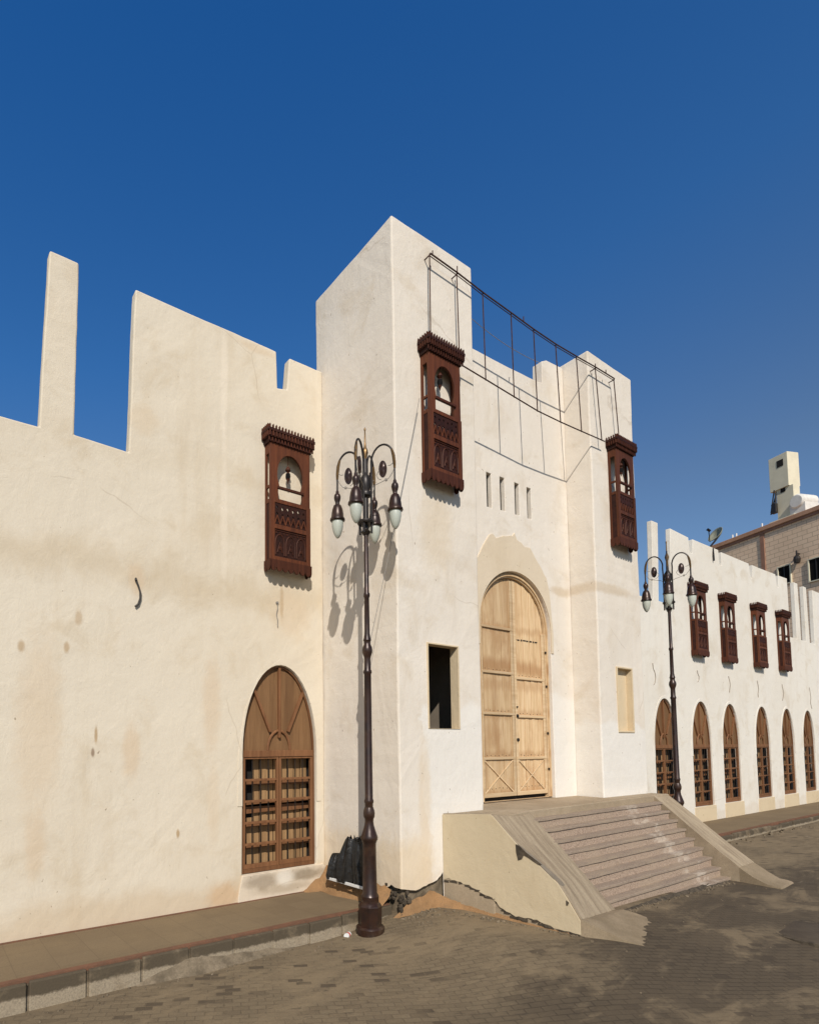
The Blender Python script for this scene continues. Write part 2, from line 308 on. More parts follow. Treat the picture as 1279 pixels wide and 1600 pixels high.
# ------------------------------------------------------------------ mesh helpers
class MB:
    def __init__(s): s.bm = bmesh.new(); s.mi = 0
    def face(s, pts): return s.bm.faces.new([s.bm.verts.new(p) for p in pts])
    def box(s, x0, x1, y0, y1, z0, z1):
        v = [s.bm.verts.new((x, y, z)) for z in (z0, z1) for y in (y0, y1) for x in (x0, x1)]
        for f in ((0, 2, 3, 1), (4, 5, 7, 6), (0, 1, 5, 4), (2, 6, 7, 3), (0, 4, 6, 2), (1, 3, 7, 5)): s.bm.faces.new([v[i] for i in f]).material_index = s.mi
        return s
    def obox(s, c, ax, ay, az):                  # oriented box: centre and three half axes
        c, ax, ay, az = map(Vector, (c, ax, ay, az))
        v = [s.bm.verts.new(c+ax*i+ay*j+az*k) for k in (-1, 1) for j in (-1, 1) for i in (-1, 1)]
        for f in ((0, 2, 3, 1), (4, 5, 7, 6), (0, 1, 5, 4), (2, 6, 7, 3), (0, 4, 6, 2), (1, 3, 7, 5)): s.bm.faces.new([v[i] for i in f]).material_index = s.mi
        return s
    def bar(s, a, b, wd, dp, up=(0, -1, 0)):     # rectangular bar from a to b
        a, b = Vector(a), Vector(b); d = (b-a); L = d.length; d.normalize(); up = Vector(up); sd_ = d.cross(up).normalized(); u2 = sd_.cross(d)
        return s.obox((a+b)/2, d*L/2, sd_*wd/2, u2*dp/2)
    def fill(s, loops, fn):                      # planar region with holes; fn maps (a, b) to 3-D
        es = []; out = []
        for lp in loops:
            vs = [s.bm.verts.new(fn(*p)) for p in lp]; out.append(vs)
            es += [s.bm.edges.new((vs[i], vs[(i+1) % len(vs)])) for i in range(len(vs))]
        bmesh.ops.triangle_fill(s.bm, use_beauty=True, use_dissolve=False, edges=es)
        return out
    def prism(s, loops, fn0, fn1):               # the same region on two planes joined by side walls
        a = s.fill(loops, fn0); b = s.fill(loops, fn1)
        for la, lb in zip(a, b):
            for i in range(len(la)):
                j = (i+1) % len(la); s.bm.faces.new((la[i], la[j], lb[j], lb[i]))
        return s
    def slab(s, loops, y0, y1): return s.prism(loops, lambda x, z: (x, y0, z), lambda x, z: (x, y1, z))
    def tube(s, pts, r, seg=8, caps=True):
        pts = [Vector(p) for p in pts]; rs = r if isinstance(r, (list, tuple)) else [r]*len(pts); rings = []
        t0 = (pts[1]-pts[0]).normalized(); n0 = t0.orthogonal().normalized()
        for i, p in enumerate(pts):
            t = (pts[min(i+1, len(pts)-1)]-pts[max(i-1, 0)]).normalized()
            n0 = (n0 - t*n0.dot(t)).normalized(); b0 = t.cross(n0)
            rings.append([s.bm.verts.new(p+(n0*math.cos(2*math.pi*k/seg)+b0*math.sin(2*math.pi*k/seg))*rs[i]) for k in range(seg)])
        for a, b in zip(rings, rings[1:]):
            for k in range(seg): s.bm.faces.new((a[k], a[(k+1) % seg], b[(k+1) % seg], b[k]))
        if caps: s.bm.faces.new(rings[0][::-1]); s.bm.faces.new(rings[-1])
        return s
    def lathe(s, prof, seg=16, c=(0, 0, 0)):
        rings = []
        for r, z in prof:
            rings.append([s.bm.verts.new((c[0]+max(r, .0005)*math.cos(2*math.pi*k/seg), c[1]+max(r, .0005)*math.sin(2*math.pi*k/seg), c[2]+z)) for k in range(seg)])
        for a, b in zip(rings, rings[1:]):
            for k in range(seg): s.bm.faces.new((a[k], a[(k+1) % seg], b[(k+1) % seg], b[k]))
        s.bm.faces.new(rings[0][::-1]); s.bm.faces.new(rings[-1]); return s
    def disc(s, c, nrm, r, th, seg=18):
        c = Vector(c); nrm = Vector(nrm).normalized(); a = nrm.orthogonal().normalized(); b = nrm.cross(a); rings = []
        for rr, h in ((r*.0+.001, -th), (r*.55, -th), (r*.7, -th*.5), (r, -th*.6), (r, th*.6), (r*.7, th*.5), (r*.55, th), (.001, th)):
            rings.append([s.bm.verts.new(c+nrm*h+(a*math.cos(2*math.pi*k/seg)+b*math.sin(2*math.pi*k/seg))*rr) for k in range(seg)])
        for p, q in zip(rings, rings[1:]):
            for k in range(seg): s.bm.faces.new((p[k], p[(k+1) % seg], q[(k+1) % seg], q[k]))
        return s
    def wobble(s, amp=.005, freq=1.3):           # hand-built walls are never dead straight; the same point always moves the same way
        for v in s.bm.verts: v.co += mnoise.noise_vector(v.co*freq)*amp + mnoise.noise_vector(v.co*7+Vector((3, 1, 2)))*amp*.35
        return s
    def build(s, name, mat, parent=None, bevel=0, smooth=False, seg=2, angle=35):
        bmesh.ops.remove_doubles(s.bm, verts=s.bm.verts, dist=1e-5)
        bmesh.ops.recalc_face_normals(s.bm, faces=s.bm.faces)
        me = bpy.data.meshes.new(name); s.bm.to_mesh(me); s.bm.free()
        [me.materials.append(M[k]) for k in ((mat,) if isinstance(mat, str) else mat)]
        if smooth:
            for p in me.polygons: p.use_smooth = True
            me.set_sharp_from_angle(angle=R(angle))
        o = bpy.data.objects.new(name, me); COL.objects.link(o)
        if parent: o.parent = parent
        if bevel:
            b = o.modifiers.new('edge', 'BEVEL'); b.width = bevel; b.segments = seg; b.limit_method = 'ANGLE'; b.angle_limit = R(40); b.harden_normals = False
        return o
def tag(o, label=None, cat=None, group=None, kind=None):
    for k, v in (('label', label), ('category', cat), ('group', group), ('kind', kind)):
        if v: o[k] = v
    return o
def empty(name, loc=(0, 0, 0), rz=0):
    o = bpy.data.objects.new(name, None); COL.objects.link(o); o.location = loc; o.rotation_euler = (0, 0, rz); o.empty_display_size = .2; return o
def kids(o): return [c for c in bpy.data.objects if c.parent == o]
def copy_tree(o, parent=None):
    c = o.copy(); COL.objects.link(c)
    if parent: c.parent = parent
    for ch in kids(o): copy_tree(ch, c)
    return c
def sub(loop, step=.11):                        # subdivide the edges of an outline
    out = []
    for i, a in enumerate(loop):
        b = loop[(i+1) % len(loop)]; L = math.hypot(b[0]-a[0], b[1]-a[1]); k = max(1, int(L/step))
        out += [(a[0]+(b[0]-a[0])*t/k, a[1]+(b[1]-a[1])*t/k) for t in range(k)]
    return out
def arch(x0, x1, z0, zs, zt, n=20):             # opening with vertical sides and a round head
    c, rx = (x0+x1)/2, (x1-x0)/2
    return [(x0, z0), (x1, z0)] + [(c+rx*math.cos(math.pi*i/n), zs+(zt-zs)*math.sin(math.pi*i/n)) for i in range(n+1)]
def jag(pts, step=.035, amp=.02, seed=0):        # ragged broken edge through the given points
    out = []
    for (a, b), (c, d) in zip(pts, pts[1:]):
        k = max(1, int(math.hypot(c-a, d-b)/step))
        for i in range(k):
            t = i/k; q = mnoise.noise(Vector(((a+(c-a)*t)*14+seed, (b+(d-b)*t)*14, seed)))
            q2 = mnoise.noise(Vector(((a+(c-a)*t)*45+seed, 3.3, seed)))
            out.append((a+(c-a)*t+q2*amp*.3, b+(d-b)*t+(q*.7+q2*.5)*amp))
    out.append(pts[-1]); return out
sst = lambda a, b, x: (lambda t: t*t*(3-2*t))(min(1, max(0, (x-a)/(b-a))))

# ------------------------------------------------------------------ ground
def zroad(x, y):
    return .15*sst(3.2, 4.6, x)*(1-.55*sst(6.0, 9.5, x))*sst(1.6, 3.1, y) + .012*mnoise.noise(Vector((x*.5, y*.5, 0)))*sst(60, 20, abs(x)+abs(y))
def grid(xs, ys, fz):
    b = MB(); vs = [[b.bm.verts.new((x, y, fz(x, y))) for x in xs] for y in ys]
    for j in range(len(ys)-1):
        for i in range(len(xs)-1): b.bm.faces.new((vs[j][i], vs[j][i+1], vs[j+1][i+1], vs[j+1][i]))
    return b
xs = [-400, -150, -60, -25, -10, -4] + [-2+i*.08 for i in range(250)] + [19, 22, 26, 35, 60, 150, 400]
ys = [-400, -150, -60, -25, -10, -4] + [-1+i*.08 for i in range(85)] + [7, 10, 25, 60, 150, 400]
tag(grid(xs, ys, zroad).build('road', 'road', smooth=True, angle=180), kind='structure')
YK = 4.60
def zpave(x, y): return .205 + (.135-.205)*min(1, (y-YK)/(YW-YK)) + .004*mnoise.noise(Vector((x*1.5, y*1.5, 4)))
def footway(name, x0, x1):
    xs_ = [x0+(x1-x0)*i/60 for i in range(61)]; ys_ = [YK+.115, YK+.4, YK+.7, YK+1.0, YW+.05]
    tag(grid(xs_, ys_, zpave).build(name, 'footway', smooth=True, angle=180), kind='structure')
footway('pavement', -6, XT0); footway('pavement', 9.45, 60)
def strip(name, x0, x1, ya, yb, dz, mat):
    xs_ = [x0+(x1-x0)*i/80 for i in range(81)]
    b = MB(); r = []
    for x in xs_:
        z = [zpave(x, ya)+dz+.003*mnoise.noise(Vector((x*4, 9, 0))), zpave(x, yb)+dz]
        r.append([b.bm.verts.new(p) for p in ((x, ya, -.05), (x, ya, z[0]), (x, yb, z[1]), (x, yb, -.05))])
    for p, q in zip(r, r[1:]):
        for k in range(3): b.bm.faces.new((p[k], q[k], q[k+1], p[k+1]))
    b.bm.faces.new(r[0]); b.bm.faces.new(r[-1][::-1])
    return tag(b.build(name, mat), kind='structure')
strip('pavement_edging', -6, XT0, YK+.045, YK+.115, .006, 'red_strip'); strip('pavement_edging', 9.45, 60, YK+.045, YK+.115, .006, 'red_strip')
strip('wall_edging', -6, XT0-.02, YW-.045, YW-.004, .008, 'red_strip')
b = MB(); joints = [-6, -4.9, -3.8, -2.7, -1.6, -.6] + [PY(px, 1500, YK).x for px in (45, 138, 222, 297, 366, 427, 484, 535, 582)] + [XT0]
for x0, x1 in zip(joints, joints[1:]):
    dy = random.uniform(-.008, .008); dz = random.uniform(-.006, .004)
    b.box(x0+.009, x1-.009, YK+dy, YK+.043, -.15, .2+dz)
for x0 in joints[1:-1]: b.box(x0-.012, x0+.012, YK+.014, YK+.04, -.15, .185)
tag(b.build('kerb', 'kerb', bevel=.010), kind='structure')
b = MB(); x = 9.5
while x < 45:
    L = random.uniform(.5, .75); b.box(x+.01, x+L-.01, YK-.02+random.uniform(-.02, .02), YK+.043, -.15, .19+random.uniform(-.02, .01)); x += L
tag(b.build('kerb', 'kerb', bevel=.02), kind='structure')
# dust and mortar swept against the kerb
b = MB()
def heap(b, path, wd, ht, seed, n=6):
    rows = []
    for i, (x, y, z, k) in enumerate(path):
        row = []
        for j in range(n+1):
            t = j/n; h = ht*k*(1-t)**1.6*(1+.5*mnoise.noise(Vector((x*6, t*4, seed)))); row.append((x, y, z, t, h))
        rows.append(row)
    return rows
def heap_mesh(name, pts, dirx, diry, wd, ht, seed, mat, label, step=.05, kind='stuff'):
    """heap leaning on a wall: pts = foot line of the wall with height factor; (dirx, diry) points away from the wall"""
    b = MB(); rows = []
    dense = []
    for (x0, y0, z0, k0), (x1, y1, z1, k1) in zip(pts, pts[1:]):
        n = max(1, int(math.hypot(x1-x0, y1-y0)/step))
        dense += [(x0+(x1-x0)*i/n, y0+(y1-y0)*i/n, z0+(z1-z0)*i/n, k0+(k1-k0)*i/n) for i in range(n)]
    dense.append(pts[-1])
    for (x, y, z, k) in dense:
        row = []; wv = wd*(.4+.6*k)*(1+.35*mnoise.noise(Vector((x*3.1, y*3.1, seed))))
        for j in range(8):
            t = j/7; h = ht*k*(1-t)**1.3*(1+.45*mnoise.noise(Vector((x*7, y*7+t*5, seed)))) + .012*mnoise.noise(Vector((x*25, y*25+t*9, seed)))*(1-t) - .004*t
            row.append(b.bm.verts.new((x+dirx*wv*t, y+diry*wv*t, z+h)))
        rows.append(row)
    for p, q in zip(rows, rows[1:]):
        for j in range(7): b.bm.faces.new((p[j], q[j], q[j+1], p[j+1]))
    o = b.build(name, mat, smooth=True, angle=180); tag(o, label, 'sand' if 'sand' in name else 'dust', kind=kind); return o
heap_mesh('dust_heap', [(PY(205, 1500, YK).x, YK, .0, .0), (PY(260, 1500, YK).x, YK, .0, .7), (PY(300, 1500, YK).x, YK, 0, 1), (PY(345, 1500, YK).x, YK, 0, .9), (PY(420, 1500, YK).x, YK, 0, .45), (PY(470, 1500, YK).x, YK, 0, 0)], 0, -1, .10, .11, 3, 'cement', 'pale mortar and dust swept against the kerb by the road')
zt0 = .14
heap_mesh('sand_heap', [(XT0-.35, YW-.02, zt0, 0), (XT0-.16, YW-.02, zt0, .5), (XT0, YW-.02, zt0, 1)], 0, -1, .22, .22, 5, 'sand', 'orange sand banked in the corner between cream wall and tower')
heap_mesh('sand_heap', [(XT0, YW-.03, zt0+.01, 1), (XT0, 5.3, .16, .8), (XT0, 4.95, .18, .8), (XT0, 4.72, .19, .75), (XT0, 4.62, .19, .5)], -1, 0, .22, .27, 9, 'sand', 'orange sand banked along the side of the tower on the pavement')
heap_mesh('sand_heap', [(XT0-.10, YT+.06, zroad(4.1, 4.4)-.03, 0), (XT0+.01, YT+.03, zroad(4.2, 4.4), .25), (XT0+.14, YT+.02, zroad(4.3, 4.4), .8), (4.45, YT+.02, zroad(4.5, 4.4), 1), (4.66, YT+.01, zroad(4.7, 4.4), .8), (4.80, 4.25, zroad(4.8, 4.2), .3), (4.89, 3.75, zroad(4.9, 3.7), .22), (4.97, 3.3, zroad(5, 3.3), .16), (5.01, 3.05, zroad(5, 3), .05)], -.55, -.83, .09, .16, 13, 'sand', 'orange sand spilling from the broken base of tower and stair wall', .03)

# ------------------------------------------------------------------ joinery used several times
def arched_window(parent, x0, zsill, wd, zs, zt, yface, missing=False):
    """flush timber window: ring frame, boarded fanlight with ribs, two leaves of bars in front of lath boards"""
    win = MB(); y0, y1 = yface+.035, yface+.085; c = x0+wd/2; x1 = x0+wd; n = 24; f = .028
    win.slab([arch(x0+.004, x1-.004, zsill+.004, zs, zt-.004, n), arch(x0+f, x1-f, zsill+.05, zs, zt-f, n)], y0, y1)
    root = win.build('arched_window', 'window_wood', parent, bevel=.004)
    q = MB()
    q.box(x0+f, x1-f, y0-.006, y1, zs-.055, zs+.02)                           # transom
    q.bar((c, y0+.008, zs+.17), (c, y0+.008, zt-f), .028, .045)
    for s in (-1, 1): q.bar((c+s*.125, y0+.012, zs+.24), (c+s*.34, y0+.012, zs+.70*(zt-zs)), .032, .045)
    pts = [(c+.155*math.cos(math.pi*i/12), y0+.012, zs+.02+(.235)*math.sin(math.pi*i/12)) for i in range(13)]
    q.tube(pts, .018, 6)
    q.build('glazing_rib', 'window_wood', root, bevel=.003)
    fb = MB(); fb.slab([arch(x0+f-.005, x1-f+.005, zs, zs+.001, zt-f+.004, n)], y1-.022, y1-.006); fb.build('fanlight_board', 'window_board', root)
    for s in (0, 1):
        a, b_ = (x0+f, c-.004) if s == 0 else (c+.004, x1-f)
        z0, z1 = zsill+.05, zs-.055; lf = MB()
        for (p, r_) in ((a+.001, a+.026), (b_-.030, b_-.001)): lf.box(p, r_, y0+.004, y1-.006, z0+.001, z1-.001)
        lf.box(a+.026, b_-.030, y0+.006, y1-.008, z0+.001, z0+.05); lf.box(a+.026, b_-.030, y0+.006, y1-.008, z1-.025, z1-.001)
        H = z1-z0
        for k in range(1, 5):
            zz = z0+.03+(H-.05)*k/5; lf.box(a+.026, b_-.030, y0+.008, y0+.032, zz-.016, zz+.012)
        o = lf.build('window_leaf', 'window_wood', root, bevel=.003)
        br = MB(); nb = 4
        for k in range(1, nb): xx = a+.02+(b_-a-.045)*k/nb; br.tube([(xx, y0+.030, z0+.04), (xx, y0+.030, z1-.02)], .006, 6)
        br.build('iron_bar', 'black_iron', o)
        rail = MB()                                                          # sagging inner rails of the shutter behind
        for k in range(1, 5):
            zz = z0+.0+(H-.05)*k/5-.012; rail.bar((a, yface+.15, zz+random.uniform(-.012, .012)), (b_, yface+.15, zz+random.uniform(-.012, .012)), .05, .03)
        zz = z0+H*.52; rail.bar((a, yface+.15, zz), (b_, yface+.15, zz+.015), .10, .03)
        rail.build('shutter_rail', 'window_wood', root)
        pl = MB(); kx = 5; wx = (b_-a)/kx
        for k in range(kx):
            g = random.uniform(.002, .012); top = z1+.02; bot = z0-.02
            if missing and s == 0 and k < 2: top = z0+H*(.40 if k == 0 else .44)
            pl.box(a+wx*k+g, a+wx*(k+1)-g*.5, yface+.175+random.uniform(0, .012), yface+.195, bot, top)
        pl.build('shutter_board', 'window_plank', root)
    bk = MB(); bk.slab([arch(x0-.10, x1+.10, zsill-.10, zs, zt+.10, 16)], yface+.205, yface+.24); bk.slab([arch(x0-.10, x1+.10, zsill-.10, zs, zt+.10, 16), arch(x0-.004, x1+.004, zsill-.006, zs, zt+.004, 16)], yface+.152, yface+.204)
    bk.build('window_back', 'dark', root)
    return root

# ------------------------------------------------------------------ long cream wall on the left
lw = empty('cream_wall', (1.0, YW, .14))
tag(lw, 'long cream plaster wall with stepped broken top left of the gate towers', 'wall')
def under(o, p):
    o.parent = p; o.matrix_parent_inverse = Matrix.Translation(-Vector(p.location)); return o
AW = (2.998, 4.012, .43, 1.81, 2.848)
top = [(XT0-.003, ZW+.005), (3.64, ZW), (3.60, 6.33), (3.462, 6.30), (3.449, ZW+.01), (1.697, 6.786), (1.655, 4.967), (1.115, 4.986), (1.118, 6.79), (.841, 6.788), (.792, 4.97),
       (-.25, 4.97), (-.25, 6.78), (-2.4, 6.78), (-2.4, 4.97), (-6, 4.97)]
b = MB(); b.slab([sub([(-6, -.1), (XT0-.003, -.1)] + top), arch(AW[0], AW[1], AW[2], AW[3], AW[4], 24)], YW, YW+.13); b.wobble(.010, .9)
under(b.build('wall_body', 'plaster_wall', bevel=.016), lw)
ring = jag([(2.93, 1.2), (2.94, 1.8), (3.02, 2.3), (3.2, 2.7), (3.5, 2.93), (3.82, 2.70), (4.0, 2.3), (4.07, 1.8), (4.08, 1.2)], .05, .012, 4)
inner = [(4.016, 1.2)] + [p for p in arch(AW[0]-.004, AW[1]+.004, AW[2], AW[3], AW[4]+.004, 24)[2:]] + [(2.994, 1.2)]
b = MB(); b.slab([ring + inner], YW-.007, YW+.03); under(b.build('arch_surround', 'plaster_wall', bevel=.003), lw)
under(arched_window(None, AW[0], AW[2], AW[1]-AW[0], AW[3], AW[4], YW, True), lw)
b = MB(); b.slab([jag([(2.93, .10), (2.98, .40)], .05, .01, 2)[:-1] + [(2.99, .425), (4.02, .43), (4.10, .44), (4.13, .40), (4.13, .10)]], YW-.02, YW+.12); b.wobble(.006, 6)
under(b.build('sill', 'sill_dirty', bevel=.008), lw)

# ------------------------------------------------------------------ gatehouse: two towers and the recessed gate wall
gh = empty('gatehouse', (6.7, 5.2, .1))
tag(gh, 'cream gatehouse of two square towers joined by a recessed wall with a wooden arched gate', 'building')
def tower(x0, x1, ztop, win, bottom, blind):
    b = MB(); j = sub; yb = YW+.14 if x0 < 6 else 7.2
    zb = -.15
    hole = [[(win[0], win[2]), (win[1], win[2]), (win[1], win[3]), (win[0], win[3])]]
    if bottom:
        fb = bottom[0]; sb = bottom[1]
    else:
        fb = [(x0, zb), (x1, zb)]; sb = [(YT, zb), (yb, zb)]
    vn = [(x0, z) for z in ()]
    def vert(xx, za, zb_):                       # points on a vertical edge at fixed heights, so that neighbours share them
        zs_ = [za] + [q*.1 for q in range(int(za/.1)+1, int(zb_/.1)+1) if za+.02 < q*.1 < zb_-.02] + [zb_]; return [(xx, z) for z in zs_]
    fr = fb[:-1] + vert(x1, fb[-1][1], ztop) + vert(x0, fb[0][1], ztop)[::-1][:-1]
    tp = [(x1+(x0-x1)*t/12, ztop) for t in range(1, 12)]
    k = len(fb)-1+len(vert(x1, fb[-1][1], ztop)); fr = fr[:k] + tp + fr[k:]
    b.fill([fr] + hole, lambda x, z: (x, YT, z))
    sl = sb[:-1] + vert(yb, sb[-1][1], ztop) + [(YT+(yb-YT)*t/12, ztop) for t in range(11, 0, -1)] + vert(YT, sb[0][1], ztop)[::-1][:-1]
    b.fill([sl], lambda y, z: (x0, y, z))
    sr = [(YT, fb[-1][1]), (yb, -.15)] + vert(yb, -.15, ztop)[1:] + [(YT+(yb-YT)*t/12, ztop) for t in range(11, 0, -1)] + vert(YT, fb[-1][1], ztop)[::-1][:-1]
    b.fill([sr], lambda y, z: (x1, y, z))
    b.fill([vert(x0, -.15, ztop)[::-1] + vert(x1, -.15, ztop)], lambda x, z: (x, yb, z))
    # parapet top, inner faces and roof
    ip = .16; o_ = [(x0, YT)] + [(x0, YT+(yb-YT)*t/12) for t in range(1, 12)] + [(x0, yb), (x1, yb)] + [(x1, YT+(yb-YT)*t/12) for t in range(11, 0, -1)] + [(x1, YT)] + [(x1+(x0-x1)*t/12, YT) for t in range(1, 12)]
    i_ = [(x0+ip, YT+ip), (x0+ip, yb-ip), (x1-ip, yb-ip), (x1-ip, YT+ip)]
    b.fill([o_, i_], lambda x, y: (x, y, ztop))
    for p, q in zip(i_, i_[1:]+i_[:1]): b.face([(*p, ztop), (*q, ztop), (*q, ztop-.4), (*p, ztop-.4)])
    b.face([(*p, ztop-.4) for p in i_])
    b.wobble(.010, .8)
    t = under(b.build('tower', 'plaster_tower', bevel=.018), gh)
    # window: jambs of the opening, then the room or the blocked back
    wx0, wx1, wz0, wz1 = win; d = .11; q = MB()
    for (p0, p1) in (((wx0, wz0), (wx1, wz0)), ((wx1, wz0), (wx1, wz1)), ((wx1, wz1), (wx0, wz1)), ((wx0, wz1), (wx0, wz0))):
        q.face([(p0[0], YT+.004, p0[1]), (p1[0], YT+.004, p1[1]), (p1[0], YT+d, p1[1]), (p0[0], YT+d, p0[1])])
    if blind: q.face([(wx0, YT+d*.75, wz0), (wx1, YT+d*.75, wz0), (wx1, YT+d*.75, wz1), (wx0, YT+d*.75, wz1)])
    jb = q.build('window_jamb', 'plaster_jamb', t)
    if blind:
        q = MB(); e = .022
        q.slab([[(wx0-e, wz0-e), (wx1+e, wz0-e), (wx1+e, wz1+e), (wx0-e, wz1+e)], [(wx0+.001, wz0+.001), (wx1-.001, wz0+.001), (wx1-.001, wz1-.001), (wx0+.001, wz1-.001)]], YT-.012, YT+.01)
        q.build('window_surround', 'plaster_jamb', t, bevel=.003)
    else:
        q = MB(); e = .016
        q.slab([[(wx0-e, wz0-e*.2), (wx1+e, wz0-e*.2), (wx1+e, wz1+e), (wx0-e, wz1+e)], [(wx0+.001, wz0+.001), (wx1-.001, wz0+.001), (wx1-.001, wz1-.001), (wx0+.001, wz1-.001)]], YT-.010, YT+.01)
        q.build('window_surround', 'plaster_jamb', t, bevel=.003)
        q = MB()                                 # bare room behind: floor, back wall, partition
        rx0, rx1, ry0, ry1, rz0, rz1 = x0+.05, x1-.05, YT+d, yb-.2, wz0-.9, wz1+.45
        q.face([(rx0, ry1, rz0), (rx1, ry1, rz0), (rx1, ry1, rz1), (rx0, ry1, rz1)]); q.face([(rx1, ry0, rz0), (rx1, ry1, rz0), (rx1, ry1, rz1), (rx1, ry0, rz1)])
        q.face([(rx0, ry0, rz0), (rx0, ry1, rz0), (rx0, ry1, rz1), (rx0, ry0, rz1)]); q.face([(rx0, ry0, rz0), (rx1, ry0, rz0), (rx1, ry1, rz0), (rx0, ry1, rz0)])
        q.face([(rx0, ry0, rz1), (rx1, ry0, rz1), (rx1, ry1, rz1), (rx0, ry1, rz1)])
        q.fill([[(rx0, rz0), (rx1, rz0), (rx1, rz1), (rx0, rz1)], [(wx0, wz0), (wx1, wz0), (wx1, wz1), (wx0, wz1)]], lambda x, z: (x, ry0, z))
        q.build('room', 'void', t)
    return t
ZT2 = 7.78
fbot = jag([(XT0, .40), (4.24, .38), (4.34, .36), (4.46, .38), (4.56, .40), (4.66, .43), (4.72, .47), (4.75, .50)], .03, .022, 1) + [(4.76, -.1), (XT1, -.1)]
fbot[0] = (XT0, .40)
sbot = jag([(YT, .40), (4.62, .40), (4.75, .37), (4.95, .36), (5.2, .27), (5.45, .12)], .03, .03, 6) + [(YW+.14, .1)]
sbot[0] = (YT, .40)
W1 = (PY(668, 1007, YT).x, PY(714, 1012, YT).x, 2.07, 3.01)
W2 = (8.525, 8.93, 2.08, 3.02)
tower(XT0, XT1, ZT, W1, (fbot, sbot), False)
tower(XT2, XT3, ZT2, W2, None, True)
# eroded footing seen where the plaster has fallen away
b = MB(); b.box(XT0+.045, 4.80, YT+.045, 5.7, -.2, .62); b.wobble(.02, 9)
b.mi = 1
for i in range(22):
    s = random.uniform(.008, .018); x = XT0+random.uniform(.0, .13); b.obox((x, YT+.03+random.uniform(-.03, .02), random.uniform(.10, .38)), Vector((s, 0, s*.4)), Vector((0, s, 0)), Vector((-s*.3, 0, s*1.3)))
for i in range(34):
    s = random.uniform(.008, .020); b.obox((XT0+.03+random.uniform(-.03, .02), random.uniform(4.5, 5.1), random.uniform(.27, .40)), Vector((s, 0, s*.4)), Vector((0, s, 0)), Vector((-s*.3, 0, s)))
b.wobble(.006, 30); under(b.build('footing', ('cement', 'rubble'), bevel=.004), gh)
# gate wall
GA = (5.945, 7.50, ZL-.02, 3.50, 4.275)
slits = [(6.155, 6.253, 5.08, 5.56), (6.436, 6.536, 5.10, 5.57), (6.757, 6.857, 5.11, 5.57), (7.032, 7.132, 5.115, 5.57)]
gtop = [(XT2-.004, 7.72), (7.62, 7.69), (7.50, 7.63), (7.49, 7.29), (7.35, 7.265), (6.6, 7.225), (5.93, 7.215), (XT1+.004, 7.22)]
garch = arch(*GA, 32)
b = MB(); b.slab([sub([(XT1+.004, -.1), (XT2-.004, -.1)] + gtop)] + [garch] + [[(a, c), (b2, c), (b2, d), (a, d)] for a, b2, c, d in slits], YR, YR+.16); b.wobble(.006, .9)
gw = under(b.build('gate_wall', 'plaster_gate', bevel=.008), gh)
for a, b2, c, d in slits:
    q = MB(); q.box(a-.01, b2+.01, YR+.06, YR+.10, c-.01, d+.01); under(q.build('slit_window', 'dark'), gh)
def z6(x, y): p = PY(730+x/3.555, 820+y/3.555, YR-.012); return (p.x, p.z)
outer = [(GA[0]-.09, 3.2)] + [(GA[0]-.085, 4.25)] + [z6(*p) for p in ((60, 172), (90, 110), (122, 55), (140, 48), (160, 74), (200, 62), (250, 60), (262, 44), (275, 82), (300, 100), (318, 122), (350, 130), (365, 160), (380, 190), (410, 240), (425, 275), (440, 300), (455, 370))] + [(GA[1]+.05, 3.5), (GA[1]+.05, 3.2)]
inn = [(GA[1]+.001, 3.2)] + arch(GA[0]-.001, GA[1]+.001, 0, GA[3], GA[4]+.001, 32)[2:] + [(GA[0]-.001, 3.2)]
b = MB(); b.slab([jag(outer, .04, .012, 8) + inn], YR-.012, YR+.03); under(b.build('arch_surround', 'plaster_patch', bevel=.004), gh)
# gate
gate = MB(); yg = YR+.085
gate.slab([[(p[0], p[1]) for p in arch(GA[0]+.003, GA[1]-.003, ZL+.005, GA[3], GA[4]-.003, 32)], arch(GA[0]+.075, GA[1]-.075, ZL+.009, GA[3], GA[4]-.075, 32)], yg-.035, yg+.06)
gt = under(gate.build('gate', 'door_rail', bevel=.006), gh)
q = MB(); q.slab([arch(GA[0]+.03, GA[1]-.03, ZL+.02, GA[3], GA[4]-.03, 32), arch(GA[0]+.055, GA[1]-.055, ZL+.022, GA[3], GA[4]-.055, 32)], yg-.055, yg-.0355); q.build('gate_moulding', 'door_plank', gt, bevel=.004)
gc = (GA[0]+GA[1])/2
def gz(y): return PY(800, 820+y/3.555, yg).z
rails = {0: [gz(590), gz(832), gz(1055), gz(1298)], 1: [gz(636), gz(852), gz(1066), gz(1300)]}
def archz(x, off): rx = (GA[1]-GA[0])/2-off; t = max(0, 1-((x-gc)/rx)**2); return GA[3]+(GA[4]-GA[3]-off)*math.sqrt(t)
